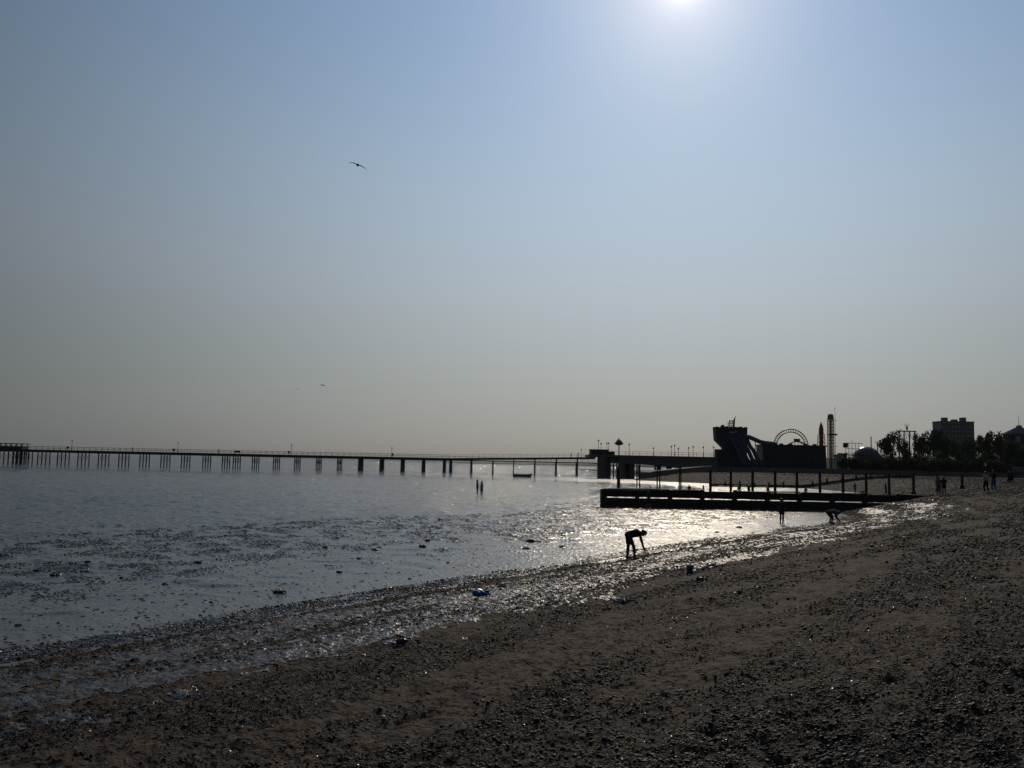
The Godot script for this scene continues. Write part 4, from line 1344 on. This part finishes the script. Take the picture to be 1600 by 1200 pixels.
# ------------------------------------------------------------------ people and birds
func build_people() -> void:
	var dark := {"bulk": 1.12, "skin": M.tan_skin, "hair": M.dark_hair, "bottom": M.navy_cloth, "hair_cut": "short"}
	var p := ground_at(984, 873)
	person("person with hair bun, bare arms and dark shorts, stooping to reach the wet ground", "person", "", pose_bend(), p, -0.1, 1.66, {"bulk": 1.16, "skin": M.tan_skin, "hair": M.dark_hair, "top": M.black_cloth, "sleeve": 0.15, "bottom": M.navy_cloth, "leg": 0.62, "hair_cut": "bun"}, 0.018)
	p = ground_at(1221.5, 819.5)
	person("person in dark shorts standing on wet mud before the groyne, facing the pier", "person", "", pose_stand(0.03, 0.03), p, 0.9, 1.72, {"skin": M.tan_skin, "hair": M.dark_hair, "top": M.navy_cloth, "bottom": M.black_cloth, "leg": 0.5}, 0.022)
	p = ground_at(1298, 818)
	person("person in blue shirt doubled over with hands to the ground at the shingle edge", "person", "", pose_bend(1.0), p, -0.1, 1.7, {"skin": M.tan_skin, "hair": M.dark_hair, "top": M.blue_cloth, "bottom": M.black_cloth, "leg": 0.8, "bulk": 1.15}, 0.02)
	p = ground_at(1013, 797)
	person("person striding along the seaward end of the groyne", "person", "", pose_stand(0.24, 0.12), p, 0.1, 1.7, {"skin": M.skin, "hair": M.brown_hair, "top": M.navy_cloth, "bottom": M.black_cloth, "leg": 0.7}, 0.024)
	# couple wading
	var w := wp(745.5, 769.5, 112.0)
	w.y = -0.22
	var pose := pose_stand(0.05, 0.02)
	pose.elbow[1] = Vector3(0.14, 1.16, -0.24); pose.wrist[1] = Vector3(0.36, 1.0, -0.22); pose.hand[1] = Vector3(0.46, 0.97, -0.21)
	person("taller person of the wading couple, one arm held out", "person", "", pose, w, 0.2, 1.85, dark, 0.024)
	w = wp(752.6, 769.5, 112.0)
	w.y = -0.22
	person("long-haired person in a pale dress, wading beside a taller companion", "person", "", pose_stand(0.03, -0.02), w, 2.6, 1.68, {"skin": M.skin, "hair": M.dark_hair, "dress": M.grey_cloth, "hair_cut": "long", "bulk": 1.1}, 0.024)
	# people beyond the groyne
	var k := 0
	for px in [1016.0, 1077.0, 1099.0, 1155.0, 1170.0, 1200.0, 1259.0]:
		var d: float = [124.0, 116.0, 118.0, 114.0, 121.0, 113.0, 116.0][k]
		var at := wp(px, 770, d)
		at.y = mud_smooth(at.x, d, across(at.x, d)) - 0.05
		var tall: float = [1.3, 1.55, 1.5, 1.68, 1.6, 1.75, 1.5][k]
		person("small dark figure on the bright wet flats beyond the groyne", "person", "figures beyond the groyne", pose_stand(0.12 * (k % 3 - 1), 0.08 * (k % 2)), at, k * 1.3, tall, [dark, {"skin": M.skin, "hair": M.brown_hair, "top": M.black_cloth, "bottom": M.navy_cloth}, {"skin": M.tan_skin, "hair": M.dark_hair, "top": M.red_cloth, "bottom": M.black_cloth, "leg": 1.6}][k % 3], 0.034)
		k += 1
	p = ground_at(1336, 771.5)
	person("person in dark clothes walking beside a small dog near the posts", "person", "", pose_stand(0.1, 0.08), p, 0.3, 1.72, {"skin": M.skin, "hair": M.dark_hair, "top": M.black_cloth, "bottom": M.navy_cloth, "leg": 1.8}, 0.034)
	build_dog(ground_at(1347, 772.5))
	p = ground_at(1384, 772.5)
	person("person in dark clothes standing beside a tall groyne post", "person", "", pose_stand(0.08, 0.05), p, -0.4, 1.7, {"skin": M.skin, "hair": M.brown_hair, "top": M.navy_cloth, "bottom": M.black_cloth, "leg": 1.8}, 0.034)
	p = ground_at(1467, 775)
	person("person in a grey patterned top and shorts walking close beside a slighter companion", "person", "", pose_stand(0.12, 0.06), p, 1.2, 1.7, {"skin": M.skin, "hair": M.brown_hair, "top": M.grey_cloth, "bottom": M.grey_cloth}, 0.034)
	p = ground_at(1475.5, 774)
	person("slight person in black with a hand on one hip, beside a companion in grey", "person", "", pose_stand(0.1, 0.09), p, 1.4, 1.62, {"skin": M.tan_skin, "hair": M.dark_hair, "top": M.black_cloth, "bottom": M.black_cloth, "leg": 0.6}, 0.034)
	p = ground_at(1541, 769)
	person("person in a white top and dark trousers walking up the beach", "person", "", pose_stand(0.1, 0.07), p, 1.8, 1.72, {"skin": M.skin, "hair": M.dark_hair, "top": M.white_cloth, "bottom": M.black_cloth, "leg": 1.85}, 0.034)
	p = ground_at(1553, 767)
	person("person in a dark top and blue trousers beside one in white", "person", "", pose_stand(0.08, 0.06), p, 1.7, 1.75, {"skin": M.skin, "hair": M.dark_hair, "top": M.black_cloth, "bottom": M.blue_cloth, "leg": 1.85}, 0.034)
	for px in [1577.0, 1581.5]:
		p = ground_at(px, 756)
		person("person in black walking high up the beach near the promenade", "person", "pair in black high up the beach", pose_stand(0.1, 0.06), p, 1.6, 1.72, {"skin": M.tan_skin, "hair": M.dark_hair, "top": M.black_cloth, "bottom": M.black_cloth, "leg": 1.85}, 0.034)
	# walkers on the pier
	for px in [205.0, 340.0, 893.0, 904.0]:
		var at := wp(px, 704, PIER)
		at.y = 5.25 if px < 700 else lerpf(5.25, 6.75, (px - 700.0) / 230.0)
		at.z = -PIER - 1.2
		person("tiny dark figure walking on the long pier", "person", "walkers on the pier", pose_stand(0.14, 0.08), at, 0.0 if px < 500 else PI, 1.75, {"skin": M.skin, "hair": M.dark_hair, "top": M.black_cloth, "bottom": M.black_cloth, "leg": 1.8}, 0.035)
	# gulls
	gull(wp(559, 258, 66.0), 1.4, 0.25, "large gull gliding with bent wings high in the sky", "")
	gull(wp(504, 602, 195.0), 1.5, -0.5, "tiny gull far off low above the pier", "distant gulls")
	gull(wp(465, 608, 240.0), 1.45, 0.3, "tiny gull far off low above the pier", "distant gulls")

func build_dog(at: Vector3) -> void:
	var o := thing("dog", "small dark dog on the wet sand beside a walker", "dog", at, 0.4)
	var b := [[Vector3(-0.24, 0.36, 0), Vector3(0.2, 0.37, 0), 0.09, 0.115], [Vector3(0.2, 0.4, 0), Vector3(0.36, 0.55, 0), 0.085, 0.06], [Vector3(0.38, 0.58, 0), Vector3(0.42, 0.57, 0), 0.07, 0.06], [Vector3(0.42, 0.56, 0), Vector3(0.54, 0.53, 0), 0.045, 0.03], [Vector3(-0.3, 0.4, 0), Vector3(-0.45, 0.55, 0), 0.03, 0.015]]
	for s in [-0.07, 0.07]:
		b.append_array([[Vector3(0.2, 0.32, s), Vector3(0.18, 0.16, s), 0.05, 0.03], [Vector3(0.18, 0.16, s), Vector3(0.2, 0.02, s), 0.028, 0.028], [Vector3(-0.22, 0.34, s), Vector3(-0.15, 0.24, s), 0.07, 0.045], [Vector3(-0.15, 0.24, s), Vector3(-0.27, 0.13, s), 0.04, 0.026], [Vector3(-0.27, 0.13, s), Vector3(-0.24, 0.02, s), 0.026, 0.026], [Vector3(0.37, 0.62, s * 0.7), Vector3(0.35, 0.7, s), 0.03, 0.012]])
	var st := begin()
	nets(st, b, 0.018, 0.034)
	part("body", done(st, true), M.black_cloth, o)

func gull(at: Vector3, span: float, bank: float, label: String, group: String) -> void:
	# seen from behind and below, wings bent at the wrist; one continuous mesh
	var st := begin()
	tube(st, [Vector3(0, 0.0, 0.36), Vector3(0, 0.0, 0.22), Vector3(0, 0.01, 0.05), Vector3(0, 0.0, -0.12), Vector3(0, 0.03, -0.22), Vector3(0, 0.03, -0.29), Vector3(0, 0.02, -0.36)], [0.03, 0.055, 0.085, 0.08, 0.055, 0.045, 0.008], 10)
	for k in 5:
		var a := deg_to_rad(-24.0 + k * 12.0)
		tube(st, [Vector3(0, 0, 0.25), Vector3(sin(a) * 0.18, -0.01, 0.25 + cos(a) * 0.2)], [0.02, 0.012], 5)
	st.set_smooth_group(1)
	for s in [-1.0, 1.0]:
		# spine of the wing: out and up to the wrist, then out and down
		var w := [[0.04, 0.02, -0.02, 0.15], [0.16, 0.075, -0.06, 0.15], [0.27, 0.1, -0.09, 0.14], [0.38, 0.085, -0.07, 0.11], [0.5, 0.03, -0.01, 0.07], [0.57, -0.015, 0.04, 0.012]]
		if s > 0: w = [[0.04, 0.01, -0.02, 0.15], [0.15, 0.02, -0.06, 0.15], [0.25, 0.015, -0.09, 0.14], [0.37, -0.05, -0.07, 0.11], [0.48, -0.12, -0.01, 0.07], [0.56, -0.175, 0.04, 0.012]]
		var ps := []
		for q in w:
			var c := Vector3(q[0] * s, q[1], q[2]) * Vector3(1.15, 1.0, 1.0)
			ps.append([c + Vector3(0, 0.0, -q[3] * 0.9), c + Vector3(0, 0.018, 0), c + Vector3(0, 0.0, q[3] * 1.1), c + Vector3(0, -0.008, 0)])
		for i in ps.size() - 1:
			for k in 4:
				var k2 := (k + 1) % 4
				if s > 0: quad(st, ps[i][k], ps[i + 1][k], ps[i + 1][k2], ps[i][k2])
				else: quad(st, ps[i][k2], ps[i + 1][k2], ps[i + 1][k], ps[i][k])
	var o := part("gull", done(st), M.gull, self, at, Vector3(0.12, bank, -0.12))
	o.scale = Vector3.ONE * span / 1.3
	tag(o, label, "gull", group)

# ------------------------------------------------------------------ small things
func crumple(seed_: int, size: Vector3) -> ArrayMesh:
	# a crumpled plastic bag: a creased, puckered closed sheet resting on y = 0
	var r := FastNoiseLite.new()
	r.seed = seed_
	r.frequency = 1.1
	var st := begin()
	st.set_smooth_group(-1)
	var rings := []
	for i in 10:
		var a := PI * i / 9.0
		var ring := []
		for k in 18:
			var b := TAU * k / 18.0
			var d := Vector3(sin(a) * cos(b), cos(a), sin(a) * sin(b))
			var q := 1.0 + r.get_noise_3dv(d * 2.2) * 0.55 + absf(r.get_noise_3dv(d * 5.0)) * 0.35
			var p := d * q * size * 0.5
			p.y = maxf(p.y, -size.y * 0.22) + size.y * 0.2
			ring.append(p)
		rings.append(ring)
	for i in 9:
		for k in 18:
			var k2 := (k + 1) % 18
			quad(st, rings[i][k2], rings[i][k], rings[i + 1][k], rings[i + 1][k2])
	return done(st)

func build_small_things() -> void:
	# boat at anchor
	var b0 := wp(801.5, 745, 258.0)
	var b1 := wp(830, 745.5, 258.0)
	var bo := thing("moored_boat", "long dark open boat lying flat on the water before the pier", "boat", Vector3((b0.x + b1.x) / 2, 0, -258.0), 0.04)
	var long := (b1.x - b0.x) / 2
	var st := begin()
	st.set_smooth_group(1)
	var prev := []
	for i in 15:
		var t := -1.0 + i / 7.0
		var w := 0.85 * pow(maxf(0.0, 1.0 - pow(absf(t), 4.0)), 0.5) + 0.12
		var sheer := 0.78 + 0.07 * t * t
		var x := t * long
		var ring := [Vector3(x, sheer, w), Vector3(x, 0.15, w * 0.92), Vector3(x * 0.97, -0.2, w * 0.5), Vector3(x * 0.97, -0.2, -w * 0.5), Vector3(x, 0.15, -w * 0.92), Vector3(x, sheer, -w), Vector3(x * 0.97, sheer - 0.05, -w * 0.85), Vector3(x * 0.95, 0.1, -w * 0.5), Vector3(x * 0.95, 0.1, w * 0.5), Vector3(x * 0.97, sheer - 0.05, w * 0.85)]
		if prev:
			for k in 10: quad(st, prev[k], prev[(k + 1) % 10], ring[(k + 1) % 10], ring[k])
		prev = ring
	part("hull", done(st), M.boat_hull, bo)
	for x in [-1.4, 0.2, 1.6]: part("thwart", box_mesh(Vector3(0.3, 0.06, 1.6), Vector3(x, 0.5, 0)), M.timber, bo)
	part("outboard_motor", rough_box(Vector3(0.3, 0.6, 0.3), 17, 0.06), M.black_cloth, bo, Vector3(long + 0.02, 0.75, 0))
	# litter on the shingle
	var o := part("plastic_bag", crumple(3, Vector3(0.44, 0.19, 0.36)), M.blue_plastic, self, ground_at(752, 930), Vector3(0, 0.3, 0))
	tag(o, "crumpled bright blue plastic bag on the shingle at the tide line", "bag")
	o = part("plastic_bag", crumple(8, Vector3(0.26, 0.2, 0.22)), M.pale_plastic, self, ground_at(785, 919), Vector3(0, 1.0, 0))
	tag(o, "crumpled pale pinkish bag on the shingle edge, above the blue bag", "bag")
	# bucket
	var bp := ground_at(1078, 895)
	var bk := thing("bucket", "blue bucket with pale rim standing on the wet lower beach", "bucket", bp)
	bk.scale = Vector3.ONE * 0.78
	st = begin()
	lathe(st, [Vector2(0.0, 0.0), Vector2(0.1, 0.0), Vector2(0.14, 0.24), Vector2(0.125, 0.24), Vector2(0.09, 0.03), Vector2(0.0, 0.03)], 16)
	part("pail", done(st), M.teal_plastic, bk)
	st = begin()
	lathe(st, [Vector2(0.125, 0.235), Vector2(0.16, 0.235), Vector2(0.16, 0.265), Vector2(0.125, 0.265), Vector2(0.125, 0.235)], 16)
	part("rim", done(st), M.white_paint, bk)
	var hp := []
	var hr := []
	for i in 9:
		var a := PI * i / 8.0
		hp.append(Vector3(cos(a) * 0.14, 0.25 + sin(a) * 0.1, 0))
		hr.append(0.008)
	part("handle", tube_mesh(hp, hr, 6), M.white_paint, bk)
	o = part("plastic_bag", crumple(14, Vector3(0.3, 0.14, 0.3)), M.blue_plastic, self, ground_at(1112, 886), Vector3(0, 0.5, 0))
	tag(o, "flattened blue scrap of plastic beside the bucket", "bag")
	# jug lying on its side
	var jp := ground_at(627, 1007)
	var jg := thing("plastic_jug", "dark navy plastic jug lying on its side among the shells", "jug", jp, 0.25)
	jg.scale = Vector3.ONE * 0.48
	st = begin()
	lathe(st, [Vector2(0.0, -0.17), Vector2(0.085, -0.17), Vector2(0.095, -0.14), Vector2(0.095, 0.05), Vector2(0.08, 0.11), Vector2(0.035, 0.17), Vector2(0.035, 0.2), Vector2(0.0, 0.2)], 16)
	var body := part("body", done(st), M.navy_plastic, jg, Vector3(0, 0.09, 0), Vector3(0, 0, -1.45))
	part("cap", tube_mesh([Vector3(0, 0.19, 0), Vector3(0, 0.225, 0)], [0.04, 0.038], 10), M.black_cloth, body)
	part("handle", tube_mesh([Vector3(-0.07, 0.1, 0), Vector3(-0.13, 0.07, 0), Vector3(-0.13, -0.04, 0), Vector3(-0.09, -0.07, 0)], [0.014, 0.014, 0.014, 0.014], 6), M.navy_plastic, body)
	o = part("plastic_bag", crumple(21, Vector3(0.26, 0.08, 0.2)), M.pale_plastic, self, ground_at(612, 1007), Vector3(0, 0.7, 0))
	tag(o, "flat pale scrap of bag beside the navy jug", "bag")
	o = part("plastic_bag", crumple(24, Vector3(0.24, 0.12, 0.2)), M.pale_plastic, self, ground_at(968, 941), Vector3(0, 0.2, 0))
	tag(o, "crumpled pale bag beside a black rock on the wet sand", "bag")
	# rocks
	var rock_meshes := []
	for k in 4: rock_meshes.append(pebble(500 + k, 0.7, 3))
	o = part("rock", rock_meshes[0], M.rock, self, ground_at(981, 941))
	o.scale = Vector3(0.12, 0.12, 0.11)
	tag(o, "black rock beside a crumpled pale bag on the wet sand", "rock")
	o = part("rock", rock_meshes[1], M.rock, self, ground_at(1097, 910))
	o.scale = Vector3(0.15, 0.22, 0.14)
	tag(o, "pointed black rock on shining wet sand near the bucket", "rock")
	var k := 0
	for q in [[822, 858, 8], [830, 847, 10], [842, 847, 6], [878, 856, 7], [586, 860, 8], [592, 857, 6], [660, 855, 8], [668, 846, 6], [689, 813, 7], [561, 874, 5], [530, 895, 7], [508, 858, 6], [87, 900, 11], [137, 880, 7], [57, 893, 8], [160, 880, 7], [310, 881, 8], [190, 904, 5], [258, 913, 7], [437, 927, 14], [28, 979, 7], [330, 941, 4], [213, 966, 4], [91, 974, 4], [313, 962, 4], [62, 1020, 4], [352, 966, 4], [1155, 825, 7], [1283, 829, 9], [1120, 832, 5], [700, 880, 4], [640, 905, 4], [623, 827, 5], [880, 838, 6]]:
		var at := ground_at(q[0], q[1])
		at.y = mud(at.x, -at.z, across(at.x, -at.z)) + 0.01
		var s: float = q[2] * -at.z / FOCAL * 0.72
		o = part("stone", rock_meshes[k % 4], M.rock, self, at, Vector3(0, k * 1.9, 0))
		o.scale = Vector3(s, s * 0.75, s)
		tag(o, "dark weedy stone lying on the wet mud flat", "stone", "stones on the mud flat")
		k += 1

# ------------------------------------------------------------------ shingle
func beach_density(x: float, z: float, v: float) -> float:
	var u := along(x, z)
	var d := 0.48 + noise_a.get_noise_2d(u * 0.5 + 200.0, v * 1.9 + 50.0) * 1.25 + noise_c.get_noise_2d(u * 2.2, v * 6.0) * 0.5
	d += 0.5 * smoothstep(-0.6, 0.1, v) * (1.0 - smoothstep(0.9, 1.9, v))
	d += 0.12 * smoothstep(1.5, 2.5, v) * (1.0 - smoothstep(5.0, 8.0, v))
	d += 0.25 * smoothstep(11.0, 15.0, v)
	return clampf(d, 0.02, 1.0)

func build_shingle() -> void:
	var lists := [[], [], [], []]
	var cols := [PackedColorArray(), PackedColorArray(), PackedColorArray(), PackedColorArray()]
	var r0 := 3.6
	var span := log(100.0 / r0)
	var n := 0
	for i in 1500000:
		var dist := r0 * exp(pow(rng.randf(), 0.85) * span)
		var a := deg_to_rad(rng.randf_range(-40.0, 40.0))
		var x := dist * sin(a)
		var z := dist * cos(a)
		var v := across(x, z)
		if v < -0.9: continue
		var d := beach_density(x, z, v)
		if rng.randf() > d * sqrt(d): continue
		var s := rng.randf_range(0.0026, 0.007) * (1.0 + 2.4 * pow(rng.randf(), 8.0)) * maxf(1.0, dist / 12.0)
		s = minf(s, 0.042)
		var y := beach(x, z, v) if v > 0.2 else maxf(beach(x, z, v), mud_smooth(x, z, v))
		var b := Basis.from_euler(Vector3(rng.randf_range(-0.6, 0.6), rng.randf() * TAU, rng.randf_range(-0.6, 0.6))).scaled(Vector3(s * rng.randf_range(0.8, 1.6), s, s))
		var k := i % 3
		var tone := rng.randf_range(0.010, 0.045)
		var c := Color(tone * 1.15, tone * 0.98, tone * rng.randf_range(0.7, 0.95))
		if rng.randf() < 0.02:
			k = 3
			tone = rng.randf_range(0.25, 0.6)
			c = Color(tone, tone * 0.95, tone * 0.88)
		lists[k].append(Transform3D(b, Vector3(x, y + s * 0.25, -z)))
		cols[k].append(c)
		n += 1
	for i in 150000:
		var dist := 80.0 * exp(rng.randf() * log(300.0 / 80.0))
		var a := deg_to_rad(rng.randf_range(-1.0, 40.0))
		var x := dist * sin(a)
		var z := dist * cos(a)
		var v := across(x, z)
		if v < 0.0 or z > 296.0: continue
		if rng.randf() > 0.35 + beach_density(x, z, v): continue
		var s := rng.randf_range(0.025, 0.07) * maxf(1.0, dist / 160.0)
		var b := Basis.from_euler(Vector3(0, rng.randf() * TAU, 0)).scaled(Vector3(s * rng.randf_range(1.0, 2.0), s, s))
		var tone := rng.randf_range(0.010, 0.045)
		lists[i % 3].append(Transform3D(b, Vector3(x, beach(x, z, v) + s * 0.3, -z)))
		cols[i % 3].append(Color(tone * 1.15, tone * 0.98, tone * 0.82))
		n += 1
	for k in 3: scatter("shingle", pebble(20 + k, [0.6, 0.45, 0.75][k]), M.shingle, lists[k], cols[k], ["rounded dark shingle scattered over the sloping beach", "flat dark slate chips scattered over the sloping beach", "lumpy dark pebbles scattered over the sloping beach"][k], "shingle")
	scatter("shells", pebble(33, 0.35), M.shells, lists[3], cols[3], "pale broken shells scattered among the dark shingle", "shells")
	# stones and weed on the flats
	var spots := []
	var tints := PackedColorArray()
	for i in 330000:
		var dist := 14.0 * exp(rng.randf() * log(95.0 / 14.0))
		var a := deg_to_rad(rng.randf_range(-38.0, 30.0))
		var x := dist * sin(a)
		var z := dist * cos(a)
		var v := across(x, z)
		if v > 0.3 or v < -24.0: continue
		var y := mud(x, z, v)
		if y < 0.004: continue
		var c := clumps(x, z, v)
		if rng.randf() > 0.025 + c * 1.2 * smoothstep(-0.2, 0.25, noise_b.get_noise_2d(x * 2.2 + 60.0, z * 1.4)) + 0.5 * smoothstep(-1.0, 0.2, v): continue
		var s := rng.randf_range(0.010, 0.034) * maxf(1.0, dist / 36.0)
		var b := Basis.from_euler(Vector3(0, rng.randf() * TAU, 0)).scaled(Vector3(s * rng.randf_range(1.0, 2.6), s * 0.6, s * rng.randf_range(0.8, 1.6)))
		spots.append(Transform3D(b, Vector3(x, y + s * 0.2, -z)))
		var tone := rng.randf_range(0.015, 0.05)
		tints.append(Color(tone, tone, tone * 0.85))
	scatter("flat_stones", pebble(44, 0.6), M.weed, spots, tints, "small dark stones and weed scattered over the mud flat", "stones")
	print("pebbles ", n, " flats ", spots.size())
